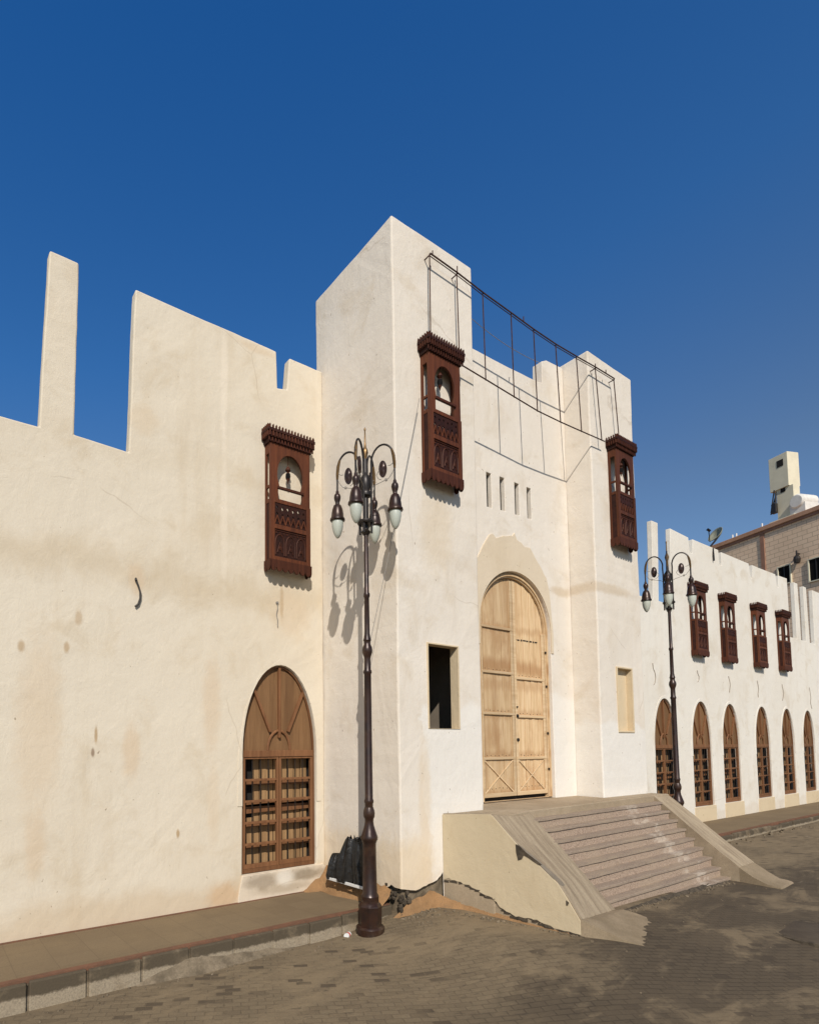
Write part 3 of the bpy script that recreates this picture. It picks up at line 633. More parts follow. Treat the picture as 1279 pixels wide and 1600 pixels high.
for s in (0, 1):
    a, b2 = (GA[0]+.078, gc-.004) if s == 0 else (gc+.008, GA[1]-.078); z0 = ZL+.065
    q = MB(); nb = 9; wx = (b2-a)/nb
    for k in range(nb):
        xa, xb = a+wx*k+.0025, a+wx*(k+1)-.0025; za, zb = archz(xa, .085), archz(xb, .085); dy = random.uniform(-.004, .004)
        q.slab([[(xa, z0+random.uniform(0, .012)), (xb, z0+random.uniform(0, .012)), (xb, zb), ((xa+xb)/2, archz((xa+xb)/2, .08)), (xa, za)]], yg+dy, yg+.03)
    q.mi = 1
    if s == 1:
        rr2 = random.Random(3); x_ = a+.05
        while x_ < b2-.10:
            L_ = rr2.uniform(.01, .07); q.box(x_, x_+L_, yg-.0075, yg-.001, rails[1][0]-.006+rr2.uniform(-.003, .003), rails[1][0]+.012+rr2.uniform(-.004, .002)); x_ += L_+rr2.uniform(.005, .04)
    rr3 = random.Random(9+s)
    for zz in rails[s][1:] + [z0+.07]:
        for k_ in range(nb):
            xx_ = a+wx*(k_+.5)+rr3.uniform(-.008, .008); zn_ = zz+.045+rr3.uniform(-.006, .006); q.box(xx_-.004, xx_+.004, yg-.0072, yg-.001, zn_-.005, zn_+.005)
    leaf = q.build('gate_leaf', ('door_plank', 'dark'), gt, bevel=.002)
    q = MB()
    for k_, zz in enumerate(rails[s]):
        if s == 1 and k_ == 0: continue          # this rail has come off: only its broken line of nail holes is left
        q.box(a+.004, b2-.004, yg-.024, yg-.0045, zz-.012, zz+.022)
    q.box(a+.002, a+.05, yg-.020, yg-.0048, z0, archz(a+.05, .09)-.01 if s == 0 else archz(a, .09)-.02); q.box(b2-.055, b2-.002, yg-.020, yg-.0048, z0, archz(b2-.055, .09)-.02 if s == 0 else archz(b2-.002, .09)-.02)
    q.box(a+.05, b2-.055, yg-.0195, yg-.0047, z0, z0+.055)
    q.build('gate_rail', 'door_rail', leaf, bevel=.004)
    q = MB(); zt_ = rails[s][3]-.02; zb_ = z0+.055
    q.bar((a+.052, yg-.009, zb_), (b2-.057, yg-.009, zt_), .017, .008); q.bar((a+.052, yg-.0105, zt_), (b2-.057, yg-.0105, zb_), .017, .010)
    q.build('cross_brace', 'door_rail', leaf, bevel=.002)
    q = MB()
    if s == 1:
        for zz, rr_ in ((gz(1062), .024), (gz(1195), .024), (gz(1012), .012)):
            q = MB(); q.disc((a+.03, yg-.028, zz), (0, 1, 0), rr_, .012, 10); q.build('handle', 'black_iron', leaf)
        for zz in (gz(690), gz(885), gz(1157), gz(1365)):
            q = MB(); q.box(GA[1]-.079, GA[1]-.064, yg-.050, yg-.03, zz-.016, zz+.016); q.build('hinge', 'black_iron', leaf)
b = MB(); b.box(GA[0]+.02, GA[1]-.02, yg+.035, yg+.06, ZL-.02, 4.2); b.build('gate_backing', 'dark', gt)

# ------------------------------------------------------------------ wing on the right with its row of arched windows
wg = empty('wing_building', (16.5, YW, .14))
tag(wg, 'long cream wing with a row of arched windows and notched parapet right of the gatehouse', 'building')
wc = [12.97, 14.67, 16.24, 18.21, 20.0, 21.67, 23.4, 25.1, 26.9]
zt = 6.63
wtop = [(45, zt), (22.78, zt), (22.72, 4.92), (22.25, 4.93), (22.22, zt), (21.98, zt), (21.93, 4.93), (21.50, 4.94), (21.47, zt), (21.19, zt), (21.17, 4.94), (20.62, 4.94), (20.62, zt+.02), (19.95, zt), (19.93, 6.28), (19.79, 6.28), (19.74, zt), (18.13, zt-.01),
        (18.10, 6.26), (17.98, 6.26), (17.90, zt-.01), (16.22, zt-.02), (16.2, 6.27), (16.08, 6.27), (16.04, zt), (14.67, zt), (14.64, 6.29), (14.50, 6.28), (14.46, zt), (13.58, zt+.03), (13.50, 4.92), (12.92, 4.93), (13.02, zt+.03), (12.75, zt+.03), (12.68, 4.93), (9.2, 4.93)]
b = MB(); b.slab([sub([(9.2, -.1), (45, -.1)] + wtop, .4)] + [arch(c-.485, c+.485, .475, 1.84, 2.84, 24) for c in wc], YW, YW+.10); b.wobble(.008, .8)
under(b.build('wall_body', 'plaster_wing', bevel=.010), wg)
proto = None
for i, c in enumerate(wc):
    if proto is None:
        proto = arched_window(None, -.485, .475, .97, 1.84, 2.84, 0.0); o = proto
    else: o = copy_tree(proto)
    o.location = (c, YW, 0); under(o, wg)
for i, c in enumerate(wc):
    ro = [(c-.55, 1.6)] + [(c+.55*math.cos(math.pi*(1-k/16)), 1.84+1.06*math.sin(math.pi*k/16)) for k in range(17)] + [(c+.55, 1.6)]
    ii = [(c+.488, 1.6)] + arch(c-.488, c+.488, 0, 1.84, 2.843, 24)[2:] + [(c-.488, 1.6)]
    q = MB(); q.slab([jag(ro, .06, .010, i) + ii], YW-.006, YW+.03); under(q.build('arch_surround', 'plaster_wing', bevel=.003), wg)
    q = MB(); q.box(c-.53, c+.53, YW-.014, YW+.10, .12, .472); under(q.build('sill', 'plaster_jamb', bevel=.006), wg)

# ------------------------------------------------------------------ staircase
st = empty('staircase', (7.4, 4.0, .1)); tag(st, 'pinkish granite steps between two sloping concrete ramps leading up to the wooden gate', 'staircase')
b = MB(); lp = [(4.762, YT-.004), (4.862, 3.86), (5.80, 4.09), (8.95, 4.22), (9.38, 4.20), (9.38, YT-.004), (XT2-.008, YT-.004), (XT2-.008, YR+.10), (XT1+.008, YR+.10), (XT1+.008, YT-.004)]
b.prism([lp], lambda x, y: (x, y, ZL), lambda x, y: (x, y, -.2)); under(b.build('landing', 'landing', bevel=.012), st)
NS = 9
for i in range(NS):                              # i = 0 is the topmost
    z = ZL-.004-(ZL-.10)*(i+.5)/NS-.03; t = (i+1)/NS
    yf = 4.11-(.86)*t; yfr = 4.22-(.92)*t; xl = 5.74+.33*t-.05*(1-t); xr = 8.95-.02*t; zn = ZL-(ZL-.09)*(i+.75)/NS
    q = MB()
    lo = sub([(xl, yf-.012), (xr, yfr-.012), (xr, yfr+.14), (xl, yf+.14)], .07)
    q.prism([lo], lambda x, y: (x, y, zn), lambda x, y: (x, y, zn-.030)); q.wobble(.005, 4); stp = under(q.build('step', 'granite_tread', bevel=.004), st); q = MB()
    lo2 = [(xl, yf+.004), (xr-.004, yfr+.004), (xr-.004, yfr+.3), (xl, yf+.3)]
    q.prism([lo2], lambda x, y: (x, y, zn-.031), lambda x, y: (x, y, zn-.30))
    q.wobble(.003, 3); rs0 = q.build('riser', 'granite', bevel=.003); rs0.parent = stp; rs0.matrix_parent_inverse = stp.matrix_parent_inverse.copy(); rs0.matrix_parent_inverse = Matrix.Identity(4)
def ramp(name, secs, parent, mat):
    b = MB(); rows = []; n = 18
    dn = []
    for q0, q1 in zip(secs, secs[1:]):
        for f_ in (0, .34, .67): dn.append(tuple(tuple(q0[e][i]+(q1[e][i]-q0[e][i])*f_ for i in range(3)) for e in (0, 1)))
    for (o_, i_) in dn+[secs[-1]]:
        rows.append([b.bm.verts.new((o_[0]+(i_[0]-o_[0])*k/n, o_[1]+(i_[1]-o_[1])*k/n, o_[2]+(i_[2]-o_[2])*k/n + .008*mnoise.noise(Vector((k*.9, o_[1]*5, 2)))+.006*mnoise.noise(Vector((k*2.1, o_[1]*11, 7)))))for k in range(n+1)])
    base = [[b.bm.verts.new((v.co.x, v.co.y, -.2)) for v in r] for r in rows]
    for p, q, pb, qb in zip(rows, rows[1:], base, base[1:]):
        for k in range(n): b.bm.faces.new((p[k], p[k+1], q[k+1], q[k]))
        b.bm.faces.new((p[0], q[0], qb[0], pb[0])); b.bm.faces.new((p[n], pb[n], qb[n], q[n]))
    for r, rb in ((rows[0], base[0]), (rows[-1], base[-1])):
        for k in range(n): b.bm.faces.new((r[k], rb[k], rb[k+1], r[k+1]))
    return under(b.build(name, mat, smooth=True, angle=30), parent)
def lerp3(a, b, t): return tuple(a[i]+(b[i]-a[i])*t for i in range(3))
oe = [(4.772, YT-.006, ZL+.004), (4.868, 3.88, ZL+.035), (4.905, 3.63, .915), (4.965, 3.23, .60), (4.985, 3.14, .47), (5.003, 3.03, .30)]
ie = [(5.80, 4.11, ZL+.004), (5.81, 4.05, ZL-.06), (5.87, 3.86, .84), (5.97, 3.52, .45), (6.0, 3.40, .31), (6.03, 3.27, .17)]
ramp('ramp', list(zip(oe, ie)), st, 'ramp')
A3 = PZ(912, 1463, .14); B3 = PZ(985, 1480, .14); C3 = PZ(1012, 1455, .13)
def onr(x, y, h): return (x, y, zroad(x, y)+h)
ramp('ramp_apron', [((5.003, 3.03, .296), (6.03, 3.27, .166)), (onr(5.05, 2.96, .125), onr(6.05, 3.20, .032)), (onr(5.10, 2.90, .085), onr(6.07, 3.12, .018)), (onr(5.17, 2.82, .046), onr(6.09, 3.05, .010)), (onr(5.23, 2.74, .020), onr(6.10, 2.98, .002)), (onr(5.30, 2.64, .001), onr(6.12, 2.90, -.006)), (onr(5.38, 2.52, -.03), onr(6.14, 2.82, -.03))], st, 'apron')
rs = [((9.40, 4.24, ZL+.005), (8.952, 4.24, ZL+.005)), ((9.41, 3.9, .85), (8.955, 3.9, .84)), ((9.43, 3.5, .51), (8.955, 3.5, .50)), ((9.45, 3.2, .27), (8.955, 3.2, .265))]
ramp('ramp', rs, st, 'ramp')
ramp('ramp_apron', [((9.45, 3.2, .266), (8.955, 3.2, .261)), ((9.47, 3.06, .165), (8.95, 3.04, .16)), ((9.50, 2.94, .10), (8.95, 2.90, .095)), ((9.53, 2.82, zroad(9.5, 2.8)+.015), (8.97, 2.78, zroad(9, 2.8)+.015)), ((9.54, 2.74, .0), (8.98, 2.70, .0))], st, 'apron')
# rendered outer wall of the left ramp, its foot broken away
A = Vector((4.757, YT-.004, 0)); Bv = Vector((4.991, 3.035, 0)); dv = (Bv-A); L = dv.length; dv.normalize(); nv = Vector((-dv.y, dv.x, 0))
if nv.x < 0: nv = -nv
foot = jag([(L+.004, .16), (L*.86, .165), (L*.72, .20), (L*.55, .20), (L*.46, .24), (L*.40, .33), (L*.30, .36), (L*.22, .41), (L*.12, .42), (L*.05, .44), (0, .41)], .03, .025, 11)
topc = [(0, 1.12), (.32, 1.15), (.58, 1.172), (.61, 1.15), (.85, .908), (1.02, .775), (1.25, .588), (1.335, .462), (L+.004, .286)]
b = MB(); b.prism([topc + foot], lambda s, z: tuple(A+dv*s+Vector((0, 0, z))), lambda s, z: tuple(A+dv*s+nv*.012+Vector((0, 0, z))))
under(b.build('ramp_wall', 'plaster_cheek', bevel=.003), st)
b = MB(); b.prism([sub([(-.0, -.1), (L-.02, -.1), (L-.02, .25), (L*.8, .55), (L*.4, 1.05), (0, 1.05)], .1)], lambda s, z: tuple(A+dv*s+nv*(.035+.03*mnoise.noise(Vector((s*6, z*6, 1))))+Vector((0, 0, z))), lambda s, z: tuple(A+dv*s+nv*.10+Vector((0, 0, z))))
b.mi = 1
for i in range(110):
    k = random.random(); p = foot[int(k*(len(foot)-1))]; s = random.uniform(.008, .02)
    c = A+dv*p[0]+nv*.02+Vector((0, 0, p[1]-random.uniform(0, .025))); b.obox(c, dv*s*1.6, nv*s, Vector((0, 0, s*.6)))
b.wobble(.006, 30); under(b.build('ramp_core', ('cement', 'rubble')), st)
q = MB()                                        # a grey cement repair where the ramp's edge had broken
def onramp(t, u):
    k = min(len(oe)-2, int(t)); f_ = t-k; o_ = lerp3(oe[k], oe[k+1], f_); i_ = lerp3(ie[k], ie[k+1], f_); p_ = lerp3(o_, i_, u); return p_
pa = [(2.05, -.004), (2.3, -.004), (2.6, -.004), (2.9, -.004), (3.15, .01), (3.3, .07), (3.28, .13), (3.0, .125), (2.7, .10), (2.4, .06), (2.15, .025)]
lo_ = [onramp(*p) for p in pa]; cen = onramp(2.75, .05)
vs_ = [q.bm.verts.new((p[0], p[1], p[2]+.010)) for p in lo_]; cv = q.bm.verts.new((cen[0], cen[1], cen[2]+.022)); vb = [q.bm.verts.new((p[0], p[1], p[2]-.04)) for p in lo_]
for k in range(len(vs_)):
    k2 = (k+1) % len(vs_); q.bm.faces.new((vs_[k], vs_[k2], cv)); q.bm.faces.new((vs_[k2], vs_[k], vb[k], vb[k2]))
under(q.build('cement_patch', 'patch_grey', smooth=True, angle=60), st)
q = MB()                                        # cracks and lost patch along the ramp edge
def onwall(px, py): return PP(px, py, A-nv*.004, nv)
for poly in ([(805, 1319), (811, 1322), (822, 1333), (829, 1338), (838, 1345), (847, 1352), (841, 1352), (832, 1346), (825, 1341), (818, 1337), (815, 1343), (809, 1345), (806, 1333)], [(884, 1407), (889, 1411), (886, 1416), (884, 1415)]):
    pts = [onwall(*p) for p in poly]; q.fill([[(v.x, v.z) for v in pts]], lambda x, z, T={(round(v.x, 5), round(v.z, 5)): v for v in pts}: T[(round(x, 5), round(z, 5))])
under(q.build('broken_patch', 'rubble'), st)

# ------------------------------------------------------------------ carved oriel windows
def make_oriel():
    root = empty('oriel_window'); W, H, D = .54, 1.50, .13; h = W/2
    y = -D
    fr = MB()
    def zf(f): return H*(1-f)
    # front frame with horseshoe arch opening
    n = 16; ax, az0, az1 = h-.095, zf(.40), zf(.065)
    cz = zf(.235)
    op = [(-ax+.012, zf(.432)), (ax-.012, zf(.432)), (ax-.012, zf(.345)), (ax-.03, zf(.33))] + [(ax*1.0*math.cos(t), cz+(az1-cz)*math.sin(t)) for t in [(-.18+(math.pi+.36)*k/n) for k in range(n+1)]] + [(-ax+.03, zf(.33)), (-ax+.012, zf(.345))]
    fr.slab([[(-h, zf(.445)), (h, zf(.445)), (h, H), (-h, H)], op], y, y+.028)
    for s in (-1, 1): fr.box(min(s*h, s*(h-.055)), max(s*h, s*(h-.055)), y-.012, y+.03, .12, zf(.446))
    fr.box(-h+.056, h-.056, y-.010, y+.03, zf(.67), zf(.635)); fr.box(-h+.056, h-.056, y-.010, y+.03, zf(.925), zf(.885)); fr.box(-h+.056, h-.056, y-.008, y+.03, zf(.466), zf(.446))
    for s in (-1, 1):                            # side frames
        x0, x1 = (-h, -h+.022) if s < 0 else (h-.022, h)
        fr.box(x0, x1, -.035, -.001, .1, H); fr.box(x0, x1, y+.0285, -.036, zf(.08), H-.001); fr.box(x0, x1, y+.0305, -.036, zf(.47), zf(.44)); fr.box(x0, x1, y+.0305, -.036, zf(.35), zf(.33))
    fr.build('frame', 'oriel_frame', root, bevel=.003)
    rl = MB(); rl.bar((-ax, y-.004, zf(.345)), (ax, y-.004, zf(.345)), .03, .03); rl.build('rail', 'oriel_wood', root, bevel=.004)
    # openwork panel
    p = MB(); x0, x1, z0, z1 = -h+.056, h-.056, zf(.635), zf(.466); holes = []; nx = 6
    for r_ in range(3):
        for k in range(nx):
            cx_ = x0+(x1-x0)*(k+.5)/nx; cz_ = z1-.05-.078*r_ - (.012 if k % 2 else 0); a, c = (.014, .024) if r_ < 2 else (.010, .018)
            holes.append([(cx_, cz_-c), (cx_+a, cz_), (cx_, cz_+c), (cx_-a, cz_)])
    p.slab([[(x0, z0), (x1, z0), (x1, z1), (x0, z1)]] + holes, y, y+.016); p.build('openwork_panel', 'oriel_dark', root)
    if True:                                     # tracery lying on the openwork
        t = MB()
        for k in range(nx):
            xa = x0+(x1-x0)*k/nx; xb = x0+(x1-x0)*(k+1)/nx; t.bar((xa, y-.002, z0+.005), ((xa+xb)/2, y-.002, z0+.11), .012, .012); t.bar((xb, y-.0025, z0+.005), ((xa+xb)/2, y-.0025, z0+.11), .012, .012)
        t.build('tracery', 'oriel_frame', root)
    p = MB(); z0, z1 = zf(.885), zf(.67); p.box(x0, x1, y+.002, y+.018, z0, z1); pn = p.build('carved_panel', 'oriel_dark', root)
    t = MB(); na = 3
    for k in range(na):
        c = x0+(x1-x0)*(k+.5)/na; rr = (x1-x0)/na/2-.012
        t.tube([(c-rr, y, z0+.02), (c-rr, y, z0+.16)] + [(c-rr*math.cos(math.pi*i/8), y, z0+.16+.10*math.sin(math.pi*i/8)) for i in range(1, 8)] + [(c+rr, y, z0+.16), (c+rr, y, z0+.02)], .008, 5)
        t.tube([(c-rr*.55, y, z0+.05), (c, y, z0+.17), (c+rr*.55, y, z0+.05)], .008, 5); t.disc((c, y, z0+.105), (0, 1, 0), .022, .008, 8)
    t.tube([(x0+.008, y, z1-.02), (x1-.008, y, z1-.02)], .007, 5)
    for k in range(9): t.disc((x0+(x1-x0)*(k+.5)/9, y, z1-.045), (0, 1, 0), .012, .006, 7)
    t.build('carving', 'oriel_wood', pn)
    for s in (-1, 1):                            # solid side panels
        p = MB(); xx = s*(h-.012); p.box(xx-.006, xx+.006, y+.031, -.036, .1, zf(.47)); p.build('side_panel', 'oriel_dark', root)
    p = MB(); p.box(-h+.023, h-.023, y+.029, -.002, .10, .125); p.build('floor', 'oriel_wood', root)
    # scalloped fringe
    s_ = MB(); ns = 7; w_ = W/ns; pts = [(-h, .13)]
    for k in range(ns):
        xa = -h+w_*k
        pts += [(xa+w_*.02, .045)] + [(xa+w_/2-w_*.46*math.cos(math.pi*i/6), .045-.045*math.sin(math.pi*i/6)) for i in range(1, 6)] + [(xa+w_*.98, .045)]
    pts += [(h, .13)]
    s_.slab([pts[::-1]], y-.016, y-.001)
    for sx in (-1, 1):
        x0, x1 = (-h-.014, -h-.001) if sx < 0 else (h+.001, h+.014); pp = [(y-.016, .13)]
        for k in range(2):
            ya = y-.016+(D+.012)/2*k; ww = (D+.012)/2
            pp += [(ya+.001, .045)] + [(ya+ww/2-ww*.46*math.cos(math.pi*i/6), .045-.045*math.sin(math.pi*i/6)) for i in range(1, 6)] + [(ya+ww-.001, .045)]
        pp += [(-.004, .13)]
        s_.prism([pp], lambda a, z: (x0, a, z), lambda a, z: (x1, a, z))
    s_.build('fringe', 'oriel_wood', root)
    # cornice roof: two projecting mouldings with dentils and a crest of spikes
    r_ = MB(); o1, o2, o3 = .016, .036, .050
    r_.box(-h-o1, h+o1, y-o1, -.002, H, H+.05); r_.box(-h-o2, h+o2, y-o2, -.002, H+.051, H+.115); r_.box(-h-o3, h+o3, y-o3, -.002, H+.116, H+.15)
    rf = r_.build('roof', 'oriel_dark', root, bevel=.004)
    dn = MB(); k = 0; nd = 15
    for i in range(nd):
        xx = -h-o2+.012+(W+2*o2-.024)*i/(nd-1)
        dn.box(xx-.009, xx+.009, y-o2-.016, y-o2+.0005-.001, H+.056, H+.113); dn.box(xx-.008, xx+.008, y-o1-.014, y-o1-.0005, H+.004, H+.048)
        dn.slab([[(xx-.009, H+.151), (xx+.009, H+.151), (xx+.009, H+.182), (xx, H+.196), (xx-.009, H+.182)]], y-o3+.002, y-o3+.020)
    for sx in (-1, 1):
        for i in range(5):
            yy = y-o2+.012+(D+o2-.03)*i/4; x0 = sx*(h+o2); dn.box(min(x0+.0005*sx, x0+.014*sx), max(x0+.0005*sx, x0+.014*sx), yy-.008, yy+.008, H+.056, H+.113)
            x0 = sx*(h+o3-.011); dn.prism([[(yy-.009, H+.151), (yy+.009, H+.151), (yy+.009, H+.182), (yy, H+.196), (yy-.009, H+.182)]], lambda a, z: (x0-.009, a, z), lambda a, z: (x0+.009, a, z))
    dn.build('dentil', 'oriel_wood', rf)
    return root
orl = make_oriel()
OG = 'carved wooden oriel windows on the cream walls'
spots = [((3.565, YW-.001, 3.945), 1.05, 'dark carved oriel window on the long cream wall above the boarded arched window'),
         ((4.80, YT-.001, 4.815), .95, 'dark carved oriel window high on the near tower beside the street lamp'),
         ((8.74, YT-.001, 4.845), .93, 'dark carved oriel window high on the far tower right of the gate'),
         ((14.60, YW-.001, 3.86), 1.03, 'dark carved oriel window on the wing, nearest to the gatehouse, partly behind a lamp globe'),
         ((16.18, YW-.001, 3.83), 1.03, 'dark carved oriel window on the wing, second from the gatehouse'),
         ((18.11, YW-.001, 3.85), 1.03, 'dark carved oriel window on the wing, third from the gatehouse'),
         ((19.85, YW-.001, 3.88), 1.03, 'dark carved oriel window on the wing, farthest from the gatehouse')]
for i, (p, s, lab) in enumerate(spots):
    o = orl if i == 0 else copy_tree(orl)
    o.location = p; o.scale = (s, 1.0, 1.04 if i in (0,) else 1.0); tag(o, lab, 'oriel window', OG)
# small pendant lanterns inside three of them
def pendant(p, lab):
    b = MB(); b.tube([(0, 0, .16), (0, 0, .30)], .004, 5); b.lathe([(.004, .18), (.02, .16), (.034, .13), (.034, .125), (.012, .10), (.026, .085), (.030, .05), (.024, .015), (.010, -.01), (.006, -.03), (.0, -.045)], 10)
    o = b.build('hanging_lantern', 'oriel_wood', smooth=True); o.location = p
    q = MB(); q.lathe([(.027, .085), (.031, .05), (.025, .016)], 10); g = q.build('lantern_glass', 'glass_dark', o, smooth=True)
    return tag(o, lab, 'lantern', 'hanging lanterns in the oriel windows')
pendant((3.565, YW-.075, 5.12), 'small hanging lantern in the oriel window on the long cream wall')
pendant((4.78, YT-.075, 6.0), 'small hanging lantern in the oriel window on the near tower')
pendant((8.72, YT-.075, 6.02), 'small hanging lantern in the oriel window on the far tower')

# ------------------------------------------------------------------ street lamps
def make_lamp():
    root = empty('street_lamp')
    b = MB(); b.lathe([(.14, -.05), (.142, .028), (.132, .042), (.116, .05)], 20); b.lathe([(.112, .05), (.114, .20), (.118, .235), (.10, .262), (.088, .272), (.086, .30)], 8)
    b.lathe([(.086, .295), (.088, .33), (.072, .36), (.067, .62), (.066, .84), (.076, .87), (.084, .885), (.084, .905), (.078, .925), (.062, .975), (.048, 1.02), (.043, 1.06), (.045, 1.085), (.055, 1.105), (.058, 1.14), (.054, 1.17), (.044, 1.20)], 20)
    b.build('base', 'bronze', root, smooth=True, angle=30)
    b = MB(); b.lathe([(.040, 1.19), (.042, 1.24), (.047, 1.25), (.047, 1.27), (.040, 1.285), (.037, 2.30), (.036, 2.54), (.043, 2.555), (.043, 2.575), (.035, 2.59), (.033, 2.70), (.036, 2.72), (.050, 2.76), (.053, 2.79), (.048, 2.82), (.034, 2.85), (.036, 2.88), (.042, 2.89), (.036, 2.91), (.028, 2.96), (.025, 3.33), (.033, 3.345), (.033, 3.37), (.024, 3.39), (.022, 4.0)], 16)
    b.build('pole', 'bronze', root, smooth=True, angle=30)
    b = MB(); b.lathe([(.03, 3.99), (.05, 4.02), (.022, 4.05), (.022, 4.10), (.085, 4.105), (.09, 4.12), (.085, 4.135), (.03, 4.14), (.026, 4.38), (.058, 4.40), (.062, 4.42), (.058, 4.44), (.045, 4.46), (.055, 4.50), (.058, 4.55), (.05, 4.60), (.03, 4.63), (.02, 4.66), (.017, 4.80)], 16)
    b.build('collar', 'black_iron', root, smooth=True, angle=30)
    b = MB(); b.lathe([(.017, 4.80), (.020, 4.82), (.032, 4.87), (.026, 4.90), (.014, 4.93), (.008, 4.98), (.006, 5.10), (.011, 5.115), (.009, 5.13), (.0, 5.145)], 10); b.build('finial', 'brass', root, smooth=True, angle=30)
    for th in (-24, 66, 156, 246):
        t = R(th); v = cr0*math.sin(t) - Vector((math.sin(YAW), math.cos(YAW), 0))*math.cos(t); v.normalize()
        def at(r, z): return tuple(v*r+Vector((0, 0, z)))
        pts = [at(.062, 4.0), at(.062, 4.3), at(.062, 4.6), at(.066, 4.70)]
        cxr, czr, rr = .187, 4.72, .126
        for k in range(1, 15):
            a = math.pi-math.pi*.96*k/14; pts.append(at(cxr+rr*math.cos(a), czr+.195*math.sin(a)))
        pts += [at(.312, 4.62), at(.312, 4.50)]
        a_ = MB(); a_.tube(pts, .0105, 8)
        arm = a_.build('arm', 'black_iron', root, smooth=True)
        s_ = MB(); s_.tube([at(.283, 4.845), at(.301, 4.78), at(.310, 4.70), at(.312, 4.64)], [.012, .017, .016, .012], 8); s_.build('brass_sleeve', 'brass', arm, smooth=True)
        nrm = v.cross(Vector((0, 0, 1))); d_ = MB(); d_.disc((0, 0, 0), nrm, .042, .014, 18)
        for v_ in d_.bm.verts: v_.co.z *= 2.1
        for v_ in d_.bm.verts: v_.co += Vector(at(.187, 4.655))
        d_.bm.normal_update(); d_.build('medallion', 'bronze', arm, smooth=True, angle=40)
        w_ = MB(); w_.tube([at(.311, 4.71), at(.27, 4.68), at(.245, 4.68)], .004, 5); w_.tube([at(.311, 4.65), at(.29, 4.60), at(.25, 4.545), at(.17, 4.52), at(.10, 4.50), at(.05, 4.47)], .004, 5)
        w_.tube([at(.14, 4.64), at(.12, 4.60), at(.14, 4.56), at(.17, 4.545)], .004, 5); w_.disc(at(.22, 4.535), nrm, .016, .008, 8)
        w_.build('scroll', 'wire', arm, smooth=True)
        hp = at(.312, -.02); h = MB()
        h.lathe([(0.0092, 4.545), (0.0166, 4.53), (0.0184, 4.51), (0.0331, 4.49), (0.0368, 4.465), (0.0313, 4.435), (0.0221, 4.41), (0.0239, 4.39), (0.0414, 4.375), (0.0552, 4.335), (0.0626, 4.29), (0.0662, 4.25), (0.0773, 4.235), (0.0800, 4.218), (0.0718, 4.208), (0.0552, 4.212)], 18, hp)
        hd = h.build('lamp_hood', 'bronze', arm, smooth=True, angle=40)
        g = MB(); g.lathe([(0.0580, 4.222), (0.0607, 4.19), (0.0589, 4.15), (0.0497, 4.10), (0.0331, 4.055), (0.0147, 4.028), (0.0000, 4.02)], 18, hp); g.build('globe', 'globe', hd, smooth=True, angle=80)
    return root
lamp = make_lamp(); lamp.location = (3.705, 4.445, zroad(3.7, 4.4)+.02)
tag(lamp, 'bronze four-armed street lamp standing by the kerb in front of the near tower', 'street lamp', 'street lamps along the front')
l2 = copy_tree(lamp); l2.location = (9.98, 4.345, .06); l2.rotation_euler = (0, 0, R(-9))
tag(l2, 'bronze four-armed street lamp standing beyond the steps in front of the wing', 'street lamp', 'street lamps along the front')

# ------------------------------------------------------------------ thin steel frame hung between the towers
YB = 4.37
def z3(x, y, Y=YB): return PY(480+x/2.413, 320+y/2.413, Y)
sf = empty('bar_frame', (6.8, YB, 6.9)); tag(sf, 'thin rusty steel frame of two long rails and upright bars hung between the towers', 'metal frame')
tops = [(463, 182), (565, 255), (663, 331), (770, 408), (855, 470), (938, 526), (1016, 572), (1087, 612), (1157, 655)]
bots = [(467, 500), (575, 560), (675, 660), (782, 725), (870, 778), (957, 820), (1036, 855), (1112, 888), (1177, 880)]
tr = [z3(*p) for p in tops]; q = MB(); q.tube(tr, .0095, 6); under(q.build('top_rail', 'rust_bar', smooth=True), sf)
q = MB(); q.tube([p+Vector((0, .016, -.016)) for p in tr], .0055, 6); under(q.build('rear_rail', 'rust_bar', smooth=True), sf)
q = MB(); q.tube([z3(585, 606)] + [z3(*p) for p in bots[2:8]] + [z3(1120, 892)], .009, 6); under(q.build('bottom_rail', 'rust_bar', smooth=True), sf)
for a, c in zip(tops, bots):
    q = MB(); q.tube([z3(*a)+Vector((0, .011, 0)), z3(*c)+Vector((0, .010, 0))], .0075, 6); under(q.build('upright_bar', 'rust_bar', smooth=True), sf)
for p, h in (((472, 188), .05), ((565, 255), .08), ((815, 440), .07), ((1085, 611), .05), ((1125, 634), .05)):
    q = MB(); v = z3(*p); q.tube([v, v+Vector((0, 0, h))], .007, 6); under(q.build('stub', 'rust_bar'), sf)
for x, z in ((4.62, tr[0].z-.06), (5.1, tr[1].z-.06), (8.2, tr[6].z-.2), (8.75, tr[8].z-.15)):
    pass
b = MB()                                         # brackets that fix the frame to the two towers
for p in (tr[0], tr[1], tr[7], tr[8]): b.tube([p+Vector((0, 0, -.015)), Vector((p.x, YT+.02, p.z-.015))], .008, 6)
under(b.build('bracket', 'rust_bar'), sf)
